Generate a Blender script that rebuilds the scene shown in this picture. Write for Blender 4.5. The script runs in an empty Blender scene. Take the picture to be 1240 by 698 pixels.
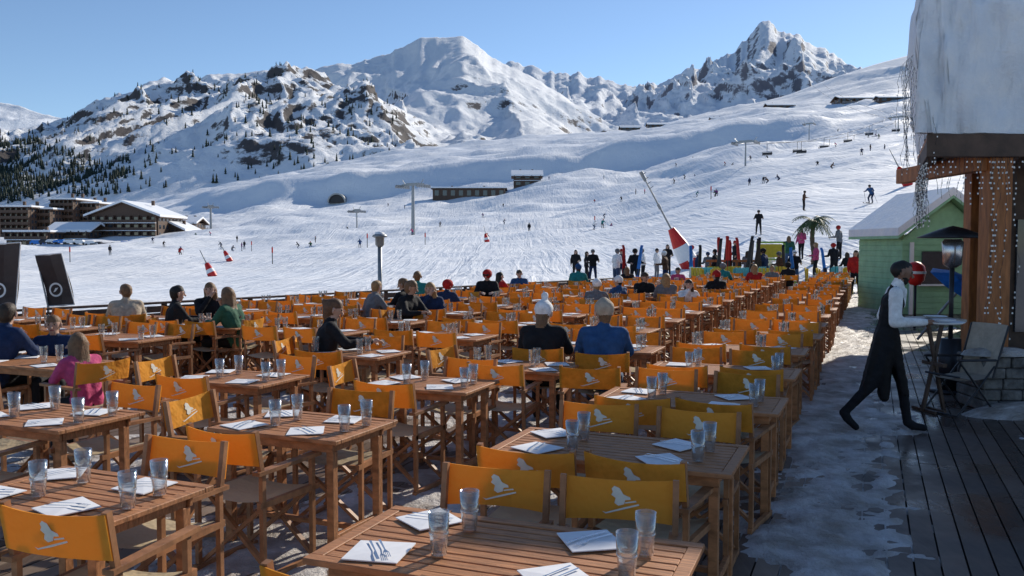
import bpy, bmesh, math, random
import numpy as np
from mathutils import Vector, Matrix, noise
random.seed(11)
rng = np.random.RandomState(5)
scene = bpy.context.scene
COL = scene.collection
# ------------------------------------------------------------------ survey helper
FPX = 1050.0; PITCH = math.atan(51/1050); CH = 1.9
ca, sa = math.cos(PITCH), math.sin(PITCH)
def S(px, py, Y):
    """world point at forward distance Y for a bearing / elevation reading"""
    x = (px-620)/FPX; y = (349-py)/FPX
    d = (x, ca+y*sa, -sa+y*ca); k = Y/d[1]
    return Vector((d[0]*k, Y, CH+d[2]*k))
def SX(px, Y): return (px-620)/FPX*Y
TH = math.radians(22.5)
U = Vector((math.cos(TH), -math.sin(TH), 0)); V = Vector((math.sin(TH), math.cos(TH), 0))
def uv(u, v, z=0): return U*u + V*v + Vector((0, 0, z))
# ------------------------------------------------------------------ materials
def nmat(name):
    m = bpy.data.materials.new(name); m.use_nodes = True
    nt = m.node_tree; b = nt.nodes["Principled BSDF"]
    return m, nt, b
def N(nt, t, **kw):
    n = nt.nodes.new(t)
    for k, v in kw.items():
        if k in n.inputs.keys(): n.inputs[k].default_value = v
        else: setattr(n, k, v)
    return n
def L(nt, a, b): nt.links.new(a, b)
_mc = {}
def mat(name, col, rough=.7, metal=0, var=.25, scale=8, bump=.0, bscale=40, bdist=.01, spec=.4, stretch=None):
    if name in _mc: return _mc[name]
    m, nt, b = nmat(name)
    b.inputs['Roughness'].default_value = rough; b.inputs['Metallic'].default_value = metal
    b.inputs['Specular IOR Level'].default_value = spec
    tc = N(nt, 'ShaderNodeTexCoord'); mp = N(nt, 'ShaderNodeMapping')
    L(nt, tc.outputs['Object'], mp.inputs[0])
    if stretch: mp.inputs['Scale'].default_value = stretch
    n = N(nt, 'ShaderNodeTexNoise', Scale=scale, Detail=4.0, Roughness=.6); L(nt, mp.outputs[0], n.inputs[0])
    r = N(nt, 'ShaderNodeValToRGB'); L(nt, n.outputs[0], r.inputs[0])
    r.color_ramp.elements[0].position = .3; r.color_ramp.elements[1].position = .7
    r.color_ramp.elements[0].color = [c*(1-var) for c in col]+[1]
    r.color_ramp.elements[1].color = [min(1, c*(1+var)) for c in col]+[1]
    L(nt, r.outputs[0], b.inputs['Base Color'])
    if bump:
        n2 = N(nt, 'ShaderNodeTexNoise', Scale=bscale, Detail=3.0); L(nt, mp.outputs[0], n2.inputs[0])
        bp = N(nt, 'ShaderNodeBump', Strength=bump, Distance=bdist); L(nt, n2.outputs[0], bp.inputs['Height'])
        L(nt, bp.outputs[0], b.inputs['Normal'])
    _mc[name] = m; return m
def cloth(name, col): return mat('cloth_'+name, col, rough=.8, var=.22, scale=14, bump=.6, bscale=18, bdist=.02, spec=.2)

def snow_mat(name, tracks=True, dirty=False):
    m, nt, b = nmat(name); b.inputs['Roughness'].default_value = .55; b.inputs['Specular IOR Level'].default_value = .25
    tc = N(nt, 'ShaderNodeTexCoord')
    n = N(nt, 'ShaderNodeTexNoise', Scale=.03 if tracks else 3.0, Detail=5.0, Roughness=.6); L(nt, tc.outputs['Object'], n.inputs[0])
    r = N(nt, 'ShaderNodeValToRGB'); L(nt, n.outputs[0], r.inputs[0])
    r.color_ramp.elements[0].position = .35; r.color_ramp.elements[1].position = .65
    r.color_ramp.elements[0].color = (.78, .82, .88, 1); r.color_ramp.elements[1].color = (.9, .905, .915, 1)
    if dirty:
        r.color_ramp.elements[0].color = (.36, .31, .27, 1); r.color_ramp.elements[1].color = (.78, .755, .75, 1)
    L(nt, r.outputs[0], b.inputs['Base Color'])
    if tracks:
        mp = N(nt, 'ShaderNodeMapping'); mp.inputs['Rotation'].default_value = (0, 0, .5); mp.inputs['Scale'].default_value = (1.6, .12, .3)
        L(nt, tc.outputs['Object'], mp.inputs[0])
        n1 = N(nt, 'ShaderNodeTexNoise', Scale=.5, Detail=4.0, Roughness=.65, Distortion=1.2); L(nt, mp.outputs[0], n1.inputs[0])
        mp3 = N(nt, 'ShaderNodeMapping'); mp3.inputs['Rotation'].default_value = (0, 0, -.95); mp3.inputs['Scale'].default_value = (.5, .035, .3)
        L(nt, tc.outputs['Object'], mp3.inputs[0])
        n3 = N(nt, 'ShaderNodeTexNoise', Scale=.3, Detail=3.0, Roughness=.55, Distortion=.6); L(nt, mp3.outputs[0], n3.inputs[0])
        n2 = N(nt, 'ShaderNodeTexNoise', Scale=.1, Detail=6.0, Roughness=.6); L(nt, tc.outputs['Object'], n2.inputs[0])
        ad = N(nt, 'ShaderNodeMath', operation='MULTIPLY_ADD'); L(nt, n1.outputs[0], ad.inputs[0]); ad.inputs[1].default_value = .3; L(nt, n2.outputs[0], ad.inputs[2])
        ad2 = N(nt, 'ShaderNodeMath', operation='MULTIPLY_ADD'); L(nt, n3.outputs[0], ad2.inputs[0]); ad2.inputs[1].default_value = .45; L(nt, ad.outputs[0], ad2.inputs[2])
        b2 = N(nt, 'ShaderNodeBump', Strength=.7, Distance=1.35); L(nt, ad2.outputs[0], b2.inputs['Height'])
        L(nt, b2.outputs[0], b.inputs['Normal'])
    else:
        n2 = N(nt, 'ShaderNodeTexNoise', Scale=9.0, Detail=6.0, Roughness=.7); L(nt, tc.outputs['Object'], n2.inputs[0])
        b2 = N(nt, 'ShaderNodeBump', Strength=1.0 if dirty else .6, Distance=.09 if dirty else .06); L(nt, n2.outputs[0], b2.inputs['Height']); L(nt, b2.outputs[0], b.inputs['Normal'])
    return m
def mountain_mat(name, lo=.62, hi=.74, rock=(.13, .125, .13), sc=.02, amt=.9, bd=12, snow=(.86, .88, .91)):
    m, nt, b = nmat(name); b.inputs['Roughness'].default_value = .8; b.inputs['Specular IOR Level'].default_value = .1
    tc = N(nt, 'ShaderNodeTexCoord'); g = N(nt, 'ShaderNodeNewGeometry')
    mp = N(nt, 'ShaderNodeMapping'); mp.inputs['Scale'].default_value = (1, .6, 1.5); L(nt, tc.outputs['Object'], mp.inputs[0])
    sep = N(nt, 'ShaderNodeSeparateXYZ'); L(nt, g.outputs['Normal'], sep.inputs[0])
    n = N(nt, 'ShaderNodeTexNoise', Scale=sc, Detail=8.0, Roughness=.74); L(nt, mp.outputs[0], n.inputs[0])
    nb = N(nt, 'ShaderNodeTexNoise', Scale=sc*.12, Detail=3.0, Roughness=.6); L(nt, tc.outputs['Object'], nb.inputs[0])
    a = N(nt, 'ShaderNodeMath', operation='MULTIPLY_ADD'); L(nt, n.outputs[0], a.inputs[0]); a.inputs[1].default_value = amt; a.inputs[2].default_value = -amt*.5
    a2 = N(nt, 'ShaderNodeMath', operation='MULTIPLY_ADD'); L(nt, nb.outputs[0], a2.inputs[0]); a2.inputs[1].default_value = .7; a2.inputs[2].default_value = -.35
    s = N(nt, 'ShaderNodeMath', operation='ADD'); L(nt, sep.outputs[2], s.inputs[0]); L(nt, a.outputs[0], s.inputs[1])
    s2 = N(nt, 'ShaderNodeMath', operation='ADD'); L(nt, s.outputs[0], s2.inputs[0]); L(nt, a2.outputs[0], s2.inputs[1])
    r = N(nt, 'ShaderNodeValToRGB'); L(nt, s2.outputs[0], r.inputs[0])
    r.color_ramp.elements[0].position = max(0, lo); r.color_ramp.elements[1].position = max(.01, hi)
    r.color_ramp.elements[0].color = (*rock, 1); r.color_ramp.elements[1].color = (*snow, 1)
    L(nt, r.outputs[0], b.inputs['Base Color'])
    bp = N(nt, 'ShaderNodeBump', Strength=.8, Distance=bd); L(nt, n.outputs[0], bp.inputs['Height']); L(nt, bp.outputs[0], b.inputs['Normal'])
    return m
def deck_mat(name, c0, c1, rough):
    m, nt, b = nmat(name)
    tc = N(nt, 'ShaderNodeTexCoord'); at = N(nt, 'ShaderNodeAttribute', attribute_name='rnd')
    mp = N(nt, 'ShaderNodeMapping'); mp.inputs['Rotation'].default_value = (0, 0, TH); mp.inputs['Scale'].default_value = (14, .6, 1)
    L(nt, tc.outputs['Object'], mp.inputs[0])
    n = N(nt, 'ShaderNodeTexNoise', Scale=2.0, Detail=5.0, Roughness=.65); L(nt, mp.outputs[0], n.inputs[0])
    n0 = N(nt, 'ShaderNodeTexNoise', Scale=.9, Detail=5.0, Roughness=.6); L(nt, tc.outputs['Object'], n0.inputs[0])
    ad = N(nt, 'ShaderNodeMath', operation='ADD'); L(nt, at.outputs['Fac'], ad.inputs[0]); L(nt, n.outputs[0], ad.inputs[1])
    dv = N(nt, 'ShaderNodeMath', operation='MULTIPLY'); L(nt, ad.outputs[0], dv.inputs[0]); dv.inputs[1].default_value = .5
    r = N(nt, 'ShaderNodeValToRGB'); L(nt, dv.outputs[0], r.inputs[0])
    r.color_ramp.elements[0].position = .2; r.color_ramp.elements[1].position = .8
    r.color_ramp.elements[0].color = (*c0, 1); r.color_ramp.elements[1].color = (*c1, 1)
    L(nt, r.outputs[0], b.inputs['Base Color'])
    rr = N(nt, 'ShaderNodeMapRange'); L(nt, n0.outputs[0], rr.inputs[0])
    rr.inputs[1].default_value = .4; rr.inputs[2].default_value = .6; rr.inputs[3].default_value = rough-.2; rr.inputs[4].default_value = rough+.25
    L(nt, rr.outputs[0], b.inputs['Roughness'])
    bp = N(nt, 'ShaderNodeBump', Strength=.5, Distance=.006); L(nt, n.outputs[0], bp.inputs['Height']); L(nt, bp.outputs[0], b.inputs['Normal'])
    return m
def canvas_mat(name, col, tr=.35):
    m, nt, b = nmat(name); b.inputs['Roughness'].default_value = .8; b.inputs['Specular IOR Level'].default_value = .12
    tc = N(nt, 'ShaderNodeTexCoord'); oi = N(nt, 'ShaderNodeObjectInfo')
    n = N(nt, 'ShaderNodeTexNoise', Scale=11.0, Detail=5.0, Roughness=.65); L(nt, tc.outputs['Object'], n.inputs[0])
    ad = N(nt, 'ShaderNodeMath', operation='ADD'); L(nt, n.outputs[0], ad.inputs[0]); L(nt, oi.outputs['Random'], ad.inputs[1])
    r = N(nt, 'ShaderNodeValToRGB'); L(nt, ad.outputs[0], r.inputs[0])
    r.color_ramp.elements[0].position = .35; r.color_ramp.elements[1].position = 1.2
    r.color_ramp.elements[0].color = [c*.72 for c in col]+[1]; r.color_ramp.elements[1].color = [min(1, c*1.22+.015) for c in col]+[1]
    L(nt, r.outputs[0], b.inputs['Base Color'])
    n2 = N(nt, 'ShaderNodeTexNoise', Scale=6.0, Detail=3.0); L(nt, tc.outputs['Object'], n2.inputs[0])
    bp = N(nt, 'ShaderNodeBump', Strength=.8, Distance=.05); L(nt, n2.outputs[0], bp.inputs['Height']); L(nt, bp.outputs[0], b.inputs['Normal'])
    t = N(nt, 'ShaderNodeBsdfTranslucent'); L(nt, r.outputs[0], t.inputs[0])
    mx = N(nt, 'ShaderNodeMixShader'); mx.inputs[0].default_value = tr
    L(nt, b.outputs[0], mx.inputs[1]); L(nt, t.outputs[0], mx.inputs[2]); L(nt, mx.outputs[0], nt.nodes['Material Output'].inputs[0])
    return m
def glass_mat():
    m, nt, b = nmat('clear_glass'); out = nt.nodes['Material Output']
    tr = N(nt, 'ShaderNodeBsdfTransparent'); tr.inputs[0].default_value = (.93, .95, .96, 1)
    gl = N(nt, 'ShaderNodeBsdfGlossy', Roughness=.05); df = N(nt, 'ShaderNodeBsdfDiffuse'); df.inputs[0].default_value = (.85, .88, .92, 1)
    lw = N(nt, 'ShaderNodeLayerWeight', Blend=.42)
    m1 = N(nt, 'ShaderNodeMixShader'); L(nt, lw.outputs['Facing'], m1.inputs[0]); L(nt, tr.outputs[0], m1.inputs[1]); L(nt, gl.outputs[0], m1.inputs[2])
    m2 = N(nt, 'ShaderNodeMixShader'); m2.inputs[0].default_value = .05; L(nt, m1.outputs[0], m2.inputs[1]); L(nt, df.outputs[0], m2.inputs[2])
    L(nt, m2.outputs[0], out.inputs[0]); return m

M_snow = snow_mat('piste_snow'); M_dsnow = snow_mat('trodden_snow', False, True); M_rsnow = snow_mat('roof_snow', False)
M_wood = mat('table_teak', (.42, .185, .08), .6, var=.42, scale=5, bump=.4, bscale=30, bdist=.004, stretch=(1.5, 14, 4), spec=.3)
M_cwood = mat('chair_wood', (.34, .155, .068), .55, var=.4, scale=9, bump=.2, bscale=40, bdist=.003)
M_yel = canvas_mat('yellow_canvas', (.70, .315, .035), .32); M_seat = canvas_mat('tan_canvas', (.46, .37, .24), .2)
M_logo = mat('white_print', (.74, .7, .6), .7, var=.08, scale=30); M_glass = glass_mat()
M_paper = mat('paper', (.8, .8, .82), .8, var=.05, scale=20); M_steel = mat('steel', (.5, .5, .52), .25, .9, var=.1)
M_dark = mat('dark_metal', (.03, .03, .035), .4, .3); M_dwood = mat('dark_timber', (.085, .05, .034), .6, var=.4, scale=4, bump=.5, bscale=20, bdist=.01)
M_owood = mat('orange_timber', (.36, .13, .04), .55, var=.4, scale=3, bump=.4, bscale=25, bdist=.008, stretch=(6, 6, 1))
M_rock = mat('stone', (.15, .14, .13), .85, var=.55, scale=7, bump=1, bscale=9, bdist=.05)
M_red = mat('red_vinyl', (.55, .02, .015), .45, var=.12); M_white = mat('white_paint', (.78, .78, .78), .5, var=.06)
M_grey = mat('galvanised', (.28, .29, .3), .45, .6, var=.2)
M_green = mat('green_planks', (.27, .50, .30), .6, var=.15, scale=3); M_win = mat('dark_window', (.03, .04, .055), .08, 0, var=.2, spec=.8)
M_leaf = mat('palm_leaf', (.06, .10, .03), .6, var=.4); M_pine = mat('pine_needles', (.018, .032, .022), .8, var=.4, scale=.05)
M_trunk = mat('trunk', (.1, .07, .045), .9, bump=.6)
M_brown = mat('banner_brown', (.05, .03, .028), .6, var=.15); M_blue = mat('blue_vinyl', (.03, .2, .6), .5)
M_eye = mat('eye_dark', (.02, .015, .012), .3)
# ------------------------------------------------------------------ mesh builder
class MB:
    def __init__(s): s.v = []; s.f = []; s.m = []
    def add(s, vs, fs, mi=0, M=None):
        o = len(s.v)
        for p in vs:
            p = Vector(p); s.v.append(tuple(M @ p) if M else tuple(p))
        for f in fs: s.f.append([i+o for i in f]); s.m.append(mi)
    def box(s, c, sz, mi=0, R=None):
        x, y, z = [a/2 for a in sz]
        vs = [Vector((i, j, k)) for i in (-x, x) for j in (-y, y) for k in (-z, z)]
        M = Matrix.Translation(c) @ (R.to_4x4() if R else Matrix.Identity(4))
        s.add(vs, [(0, 1, 3, 2), (4, 6, 7, 5), (0, 4, 5, 1), (2, 3, 7, 6), (0, 2, 6, 4), (1, 5, 7, 3)], mi, M)
    def beam(s, a, b, w, h, mi=0, up=(0, 0, 1)):
        a = Vector(a); b = Vector(b); d = b-a; ln = d.length; d.normalize()
        upv = Vector(up)
        if abs(d.dot(upv)) > .98: upv = Vector((0, 1, 0))
        x = d.cross(upv).normalized(); z = x.cross(d)
        R = Matrix((x, d, z)).transposed()
        s.box((a+b)/2, (w, ln, h), mi, R)
    def cyl(s, a, b, r0, r1=None, n=10, mi=0, cap=True):
        r1 = r0 if r1 is None else r1
        a = Vector(a); b = Vector(b); d = (b-a).normalized()
        t = Vector((1, 0, 0)) if abs(d.x) < .9 else Vector((0, 1, 0))
        x = d.cross(t).normalized(); y = d.cross(x)
        vs = [];
        for c, r in ((a, r0), (b, r1)):
            for i in range(n):
                an = 2*math.pi*i/n; vs.append(c+x*(r*math.cos(an))+y*(r*math.sin(an)))
        fs = [(i, (i+1) % n, n+(i+1) % n, n+i) for i in range(n)]
        if cap: fs += [list(range(n))[::-1], list(range(n, 2*n))]
        s.add(vs, fs, mi)
    def lathe(s, prof, n=16, mi=0, c=(0, 0, 0)):
        vs = []; fs = []
        for r, z in prof:
            for i in range(n):
                an = 2*math.pi*i/n; vs.append((c[0]+r*math.cos(an), c[1]+r*math.sin(an), c[2]+z))
        for j in range(len(prof)-1):
            for i in range(n): fs.append((j*n+i, j*n+(i+1) % n, (j+1)*n+(i+1) % n, (j+1)*n+i))
        s.add(vs, fs, mi)
    def caps(s, a, b, ra, rb, mi=0, n=10):
        a = Vector(a); b = Vector(b); d = b-a
        if d.length < 1e-5: d = Vector((0, 0, 1e-4)); b = a+d
        d = d.normalized(); t = Vector((1, 0, 0)) if abs(d.x) < .9 else Vector((0, 1, 0))
        x = d.cross(t).normalized(); y = d.cross(x)
        rings = [(a-d*ra*math.sin(p), ra*math.cos(p)) for p in (1.25, .8, .35)]+[(a, ra)]
        rings += [(b, rb)]+[(b+d*rb*math.sin(p), rb*math.cos(p)) for p in (.35, .8, 1.25)]
        vs = []; fs = []
        for c, r in rings:
            for i in range(n):
                an = 2*math.pi*i/n; vs.append(c+x*(r*math.cos(an))+y*(r*math.sin(an)))
        for j in range(len(rings)-1):
            for i in range(n): fs.append((j*n+i, j*n+(i+1) % n, (j+1)*n+(i+1) % n, (j+1)*n+i))
        fs += [list(range(n))[::-1], [(len(rings)-1)*n+i for i in range(n)]]
        s.add(vs, fs, mi)
    def mesh(s, name, mats, bevel=0, smooth=False):
        me = bpy.data.meshes.new(name); me.from_pydata(s.v, [], s.f)
        for m in mats: me.materials.append(m)
        me.polygons.foreach_set('material_index', s.m)
        if bevel or not smooth:
            bm = bmesh.new(); bm.from_mesh(me)
            if bevel:
                es = [e for e in bm.edges if len(e.link_faces) == 2 and e.calc_face_angle(0) > 1.0]
                bmesh.ops.bevel(bm, geom=es, offset=bevel, segments=1, affect='EDGES', clamp_overlap=True)
            bmesh.ops.recalc_face_normals(bm, faces=bm.faces)
            bm.to_mesh(me); bm.free()
        if smooth: me.polygons.foreach_set('use_smooth', [True]*len(me.polygons))
        me.update(); return me
    def obj(s, name, mats, loc=(0, 0, 0), rz=0, bevel=0, smooth=False):
        return place(s.mesh(name, mats, bevel, smooth), name, loc, rz)
def place(me, name, loc=(0, 0, 0), rz=0, sc=1, tilt=None):
    o = bpy.data.objects.new(name, me); COL.objects.link(o)
    o.location = loc; o.rotation_euler = (tilt[0] if tilt else 0, tilt[1] if tilt else 0, rz); o.scale = (sc,)*3
    return o
def np_mesh(name, P, nr, nc, mats, smooth=True, keep=None):
    idx = np.arange(nr*nc).reshape(nr, nc)
    F = np.stack([idx[:-1, :-1], idx[:-1, 1:], idx[1:, 1:], idx[1:, :-1]], -1).reshape(-1, 4)
    if keep is not None: F = F[keep]
    me = bpy.data.meshes.new(name); me.from_pydata(P.tolist(), [], F.tolist())
    for m in mats: me.materials.append(m)
    me.polygons.foreach_set('use_smooth', [smooth]*len(me.polygons)); me.update()
    return me
# ------------------------------------------------------------------ camera, light, sky
cam = bpy.data.cameras.new('camera'); co = bpy.data.objects.new('camera', cam); COL.objects.link(co)
co.location = (0, 0, CH); co.rotation_euler = (math.pi/2-PITCH, 0, 0)
cam.sensor_width = 36; cam.lens = 36*FPX/1240; cam.clip_end = 40000; cam.clip_start = .05
scene.camera = co
SUN_AZ, SUN_EL = 37, 27
w = bpy.data.worlds.new('World'); scene.world = w; w.use_nodes = True
nt = w.node_tree; sk = nt.nodes.new('ShaderNodeTexSky'); sk.sky_type = 'NISHITA'; sk.sun_disc = False
sk.sun_elevation = math.radians(SUN_EL); sk.sun_rotation = math.radians(SUN_AZ); sk.altitude = 1800; sk.air_density = 1.0; sk.dust_density = .25; sk.ozone_density = 3.0
nt.links.new(sk.outputs[0], nt.nodes['Background'].inputs[0]); nt.nodes['Background'].inputs[1].default_value = .135
sl = bpy.data.lights.new('sun', 'SUN'); sl.energy = 5.0; sl.angle = math.radians(.5); sl.color = (1, .92, .79)
so = bpy.data.objects.new('sun', sl); COL.objects.link(so)
az, el = math.radians(SUN_AZ), math.radians(SUN_EL)
sd = Vector((math.sin(az)*math.cos(el), math.cos(az)*math.cos(el), math.sin(el)))
so.rotation_euler = sd.to_track_quat('Z', 'Y').to_euler(); so.location = (0, 0, 30)
scene.view_settings.view_transform = 'Standard'; scene.view_settings.look = 'None'; scene.view_settings.exposure = 0
# ------------------------------------------------------------------ ski-slope terrain
DY = [10, 15, 20, 25, 30, 36, 50, 65, 80, 120, 200, 300, 440, 474, 492, 700, 1000, 1400]
near = [560, 473, 429, 403, 385]
TB = {
 -900: near+[371, 350, 338, 330, 318, 306, 300, 297, 295, 294, 288, 280, 290],
 0: near+[371, 350, 338, 330, 318, 306, 298, 285, 283, 280, 268, 255, 262],
 200: near+[371, 350, 337, 326, 312, 299, 287, 268, 265, 256, 246, 244, 250],
 270: near+[371, 350, 337, 326, 312, 298, 285, 262, 258, 232, 226, 228, 240],
 420: near+[371, 345, 332, 320, 303, 287, 272, 246, 241, 208, 206, 196, 205],
 500: near+[371, 344, 330, 318, 300, 283, 268, 241, 236, 203, 201, 180, 195],
 600: near+[371, 340, 326, 313, 295, 277, 258, 230, 225, 193, 190, 168, 180],
 750: near+[369, 335, 318, 304, 285, 263, 240, 213, 206, 175, 172, 160, 175],
 900: near+[364, 318, 282, 262, 240, 212, 193, 174, 168, 148, 145, 136, 150],
 1000: near+[360, 292, 262, 246, 222, 195, 176, 160, 155, 142, 134, 120, 130],
 1100: near+[352, 265, 238, 224, 200, 176, 158, 146, 142, 132, 122, 108, 115],
 1240: near+[345, 240, 210, 198, 178, 155, 138, 128, 124, 115, 105, 90, 100],
 1700: near+[345, 240, 205, 190, 160, 130, 110, 100, 96, 88, 70, 50, 60],
 2300: near+[345, 240, 205, 190, 160, 130, 110, 100, 96, 88, 70, 50, 60]}
cps = sorted(TB); TA = np.array([TB[c] for c in cps], float)
PXG = np.arange(-900, 2301, 8.0); LYG = np.linspace(math.log(10), math.log(1400), 460)
G = np.zeros((len(LYG), len(PXG)))
tmp = np.array([np.interp(LYG, np.log(DY), TA[i]) for i in range(len(cps))])
for j in range(len(LYG)): G[j] = np.interp(PXG, cps, tmp[:, j])
def blur(A, ax, n):
    for _ in range(n):
        A = np.concatenate([A.take([0], ax), A, A.take([-1], ax)], ax)
        s0 = [slice(None)]*2; s1 = [slice(None)]*2; s2 = [slice(None)]*2
        s0[ax] = slice(0, -2); s1[ax] = slice(1, -1); s2[ax] = slice(2, None)
        A = .25*A[tuple(s0)]+.5*A[tuple(s1)]+.25*A[tuple(s2)]
    return A
G = blur(G, 1, 30); G = blur(G, 0, 2)
YG = np.exp(LYG)
PXm, YM = np.meshgrid(PXG, YG)
xx = (PXm-620)/FPX; yy = (349-G)/FPX; dy = ca+yy*sa; kk = YM/dy
ZM = CH+(-sa+yy*ca)*kk; XM = (PXm-620)/FPX*YM
for j in range(len(YG)):
    for i in range(len(PXG)):
        X, Y = XM[j, i], YM[j, i]
        a = max(0, min(1, (Y-38)/60))
        if a > 0:
            ZM[j, i] += a*(noise.fractal((X*.018, Y*.018, 3), .95, 2.0, 4)*min(5.5, Y*.014)+noise.fractal((X*.09, Y*.05, 8), 1, 2, 2)*.3)
def zt(X, Y):
    px = 620+X/Y*FPX; fi = (px-PXG[0])/8; fj = (math.log(max(Y, 10.01))-LYG[0])/(LYG[1]-LYG[0])
    i = int(max(0, min(len(PXG)-2, fi))); j = int(max(0, min(len(YG)-2, fj))); a = fi-i; b = fj-j
    return (ZM[j, i]*(1-a)+ZM[j, i+1]*a)*(1-b)+(ZM[j+1, i]*(1-a)+ZM[j+1, i+1]*a)*b
P = np.stack([XM, YM, ZM], -1).reshape(-1, 3)
place(np_mesh('ski_slope_terrain', P, len(YG), len(PXG), [M_snow]), 'ski_slope_terrain')
g = MB(); g.add([(-9000, -400, -.9), (9000, -400, -.9), (9000, 400, -.9), (-9000, 400, -.9)], [(0, 1, 2, 3)]); g.obj('snow_ground', [M_snow])
# ------------------------------------------------------------------ mountains
def mountain(name, sil, D, front, back, base, amp, nsc, seed, m, p=1.15, jag=.3, nf=110, step=4, rough=.85, rj=0, spurs=()):
    pxs = np.arange(sil[0][0], sil[-1][0]+1, step); sx = [a for a, _ in sil]; sy = [b for _, b in sil]
    H = np.interp(pxs, sx, sy)
    k = np.ones(3)/3; H[1:-1] = np.convolve(H, k, 'valid')
    if rj: H = H+np.array([noise.fractal((q/14.0, seed, 1), .7, 2, 4)*rj for q in pxs])
    ts = list(np.linspace(-1, 0, nf))+list(np.linspace(0, 1, 14))[1:]
    Pn = np.zeros((len(ts), len(pxs), 3))
    for i, px in enumerate(pxs):
        zr = S(px, H[i], D).z; bpy_ = np.interp(px, [b[0] for b in base], [b[1] for b in base]); zb = S(px, bpy_, D-front).z
        for j, t in enumerate(ts):
            Y = D+t*(front if t < 0 else back); X = SX(px, Y)
            q = (1-abs(t)); at_ = abs(t)
            z = zb+(zr-zb)*(q**p) if t < 0 else zr-(zr-zb)*(1-q)
            e = min(1, jag+3.0*at_)*min(1, q*4)
            wx = noise.noise((X/nsc*.6, Y/nsc*.6, 7))*.5
            nn = noise.ridged_multi_fractal((X/nsc+seed+wx, Y/nsc*.55+wx, seed*.7), rough, 2.1, 7, 1.0, 2.0)
            calm = 1.0
            if t < 0:
                for (s0, s1, A, wl, wr) in spurs:
                    c0 = s0+(s1-s0)*at_+noise.noise((at_*5, seed, 2))*14; dx = px-c0
                    sp = math.exp(-math.sqrt(dx*dx+9)/(wl if dx < 0 else wr))*5.2*at_**1.6*q
                    z += A*sp
                    if dx > 0: calm = min(calm, .45+.55*min(1, dx/(wr*2.2)))
            z += amp*e*calm*(nn-1.15)
            Pn[j, i] = (X, Y, z)
    me = np_mesh(name, Pn.reshape(-1, 3), len(ts), len(pxs), [m])
    place(me, name); return Pn, pxs, ts
MM = mountain_mat('mountain_snow_rock', .66, .74, (.10, .09, .09), .03, 1.0, 6); MM3 = mountain_mat('upper_snow_rock', .56, .64, (.12, .11, .115), .02, .95, 8); MM2 = mountain_mat('peak_snow_rock', .49, .59, (.17, .17, .20), .012, 1.0, 16, (.8, .84, .9))  # peak rock and snow tinted bluer: distance haze put into the colour
MMs = mountain_mat('hill_snow', 0, .02, bd=4)
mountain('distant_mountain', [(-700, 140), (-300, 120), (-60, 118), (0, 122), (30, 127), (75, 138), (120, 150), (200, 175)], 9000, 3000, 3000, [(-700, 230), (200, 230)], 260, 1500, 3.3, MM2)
A1, pa1, ta1 = mountain('snowy_mountain', [(-700, 190), (-300, 178), (-60, 170), (0, 165), (60, 155), (85, 146), (110, 137), (150, 116), (200, 101), (230, 97), (260, 91), (300, 90), (330, 86), (375, 90), (410, 104), (450, 122), (500, 150), (560, 180), (620, 205)],
   2300, 1250, 900, [(-700, 262), (0, 262), (250, 246), (450, 225), (620, 215)], 68, 300, 1.7, MM, .92, .08, nf=170, step=3, rj=2, spurs=[(385, 520, 34, 45, 80)])
mountain('rocky_mountain', [(300, 130), (360, 100), (385, 84), (400, 80), (425, 79), (455, 70), (480, 62), (500, 50), (515, 46), (540, 45), (560, 44), (575, 54), (590, 66), (604, 75), (640, 92), (690, 122), (720, 143), (760, 165), (830, 190)],
   3100, 1500, 1200, [(300, 230), (550, 205), (830, 180)], 78, 460, 6.1, MM3, 1.25, .08, nf=160, step=3, rj=2.5, spurs=[(560, 650, 62, 40, 95), (470, 500, 34, 40, 60)])
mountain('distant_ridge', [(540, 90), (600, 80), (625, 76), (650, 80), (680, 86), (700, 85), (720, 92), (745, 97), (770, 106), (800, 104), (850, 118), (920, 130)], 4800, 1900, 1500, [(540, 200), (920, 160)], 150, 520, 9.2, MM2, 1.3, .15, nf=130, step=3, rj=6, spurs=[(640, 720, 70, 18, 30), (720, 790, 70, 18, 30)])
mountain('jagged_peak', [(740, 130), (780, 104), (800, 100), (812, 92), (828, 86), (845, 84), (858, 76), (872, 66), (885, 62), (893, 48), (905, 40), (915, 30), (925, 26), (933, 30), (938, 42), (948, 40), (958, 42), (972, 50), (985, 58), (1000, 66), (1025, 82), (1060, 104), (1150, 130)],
   5200, 2000, 1500, [(740, 175), (1150, 140)], 170, 420, 4.4, MM2, 1.15, .1, nf=170, step=2.5, rj=5, spurs=[(925, 900, 120, 24, 30), (960, 985, 90, 16, 26), (865, 830, 80, 18, 26)])
mountain('snow_hill', [(820, 150), (870, 137), (905, 127), (950, 116), (1000, 96), (1060, 76), (1105, 64), (1240, 40), (1600, 0), (2000, -30)], 2300, 950, 900, [(820, 160), (1000, 138), (1240, 105), (1600, 80), (2000, 60)], 22, 500, 2.2, MMs, 1.0, .05, nf=60, step=6)
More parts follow.
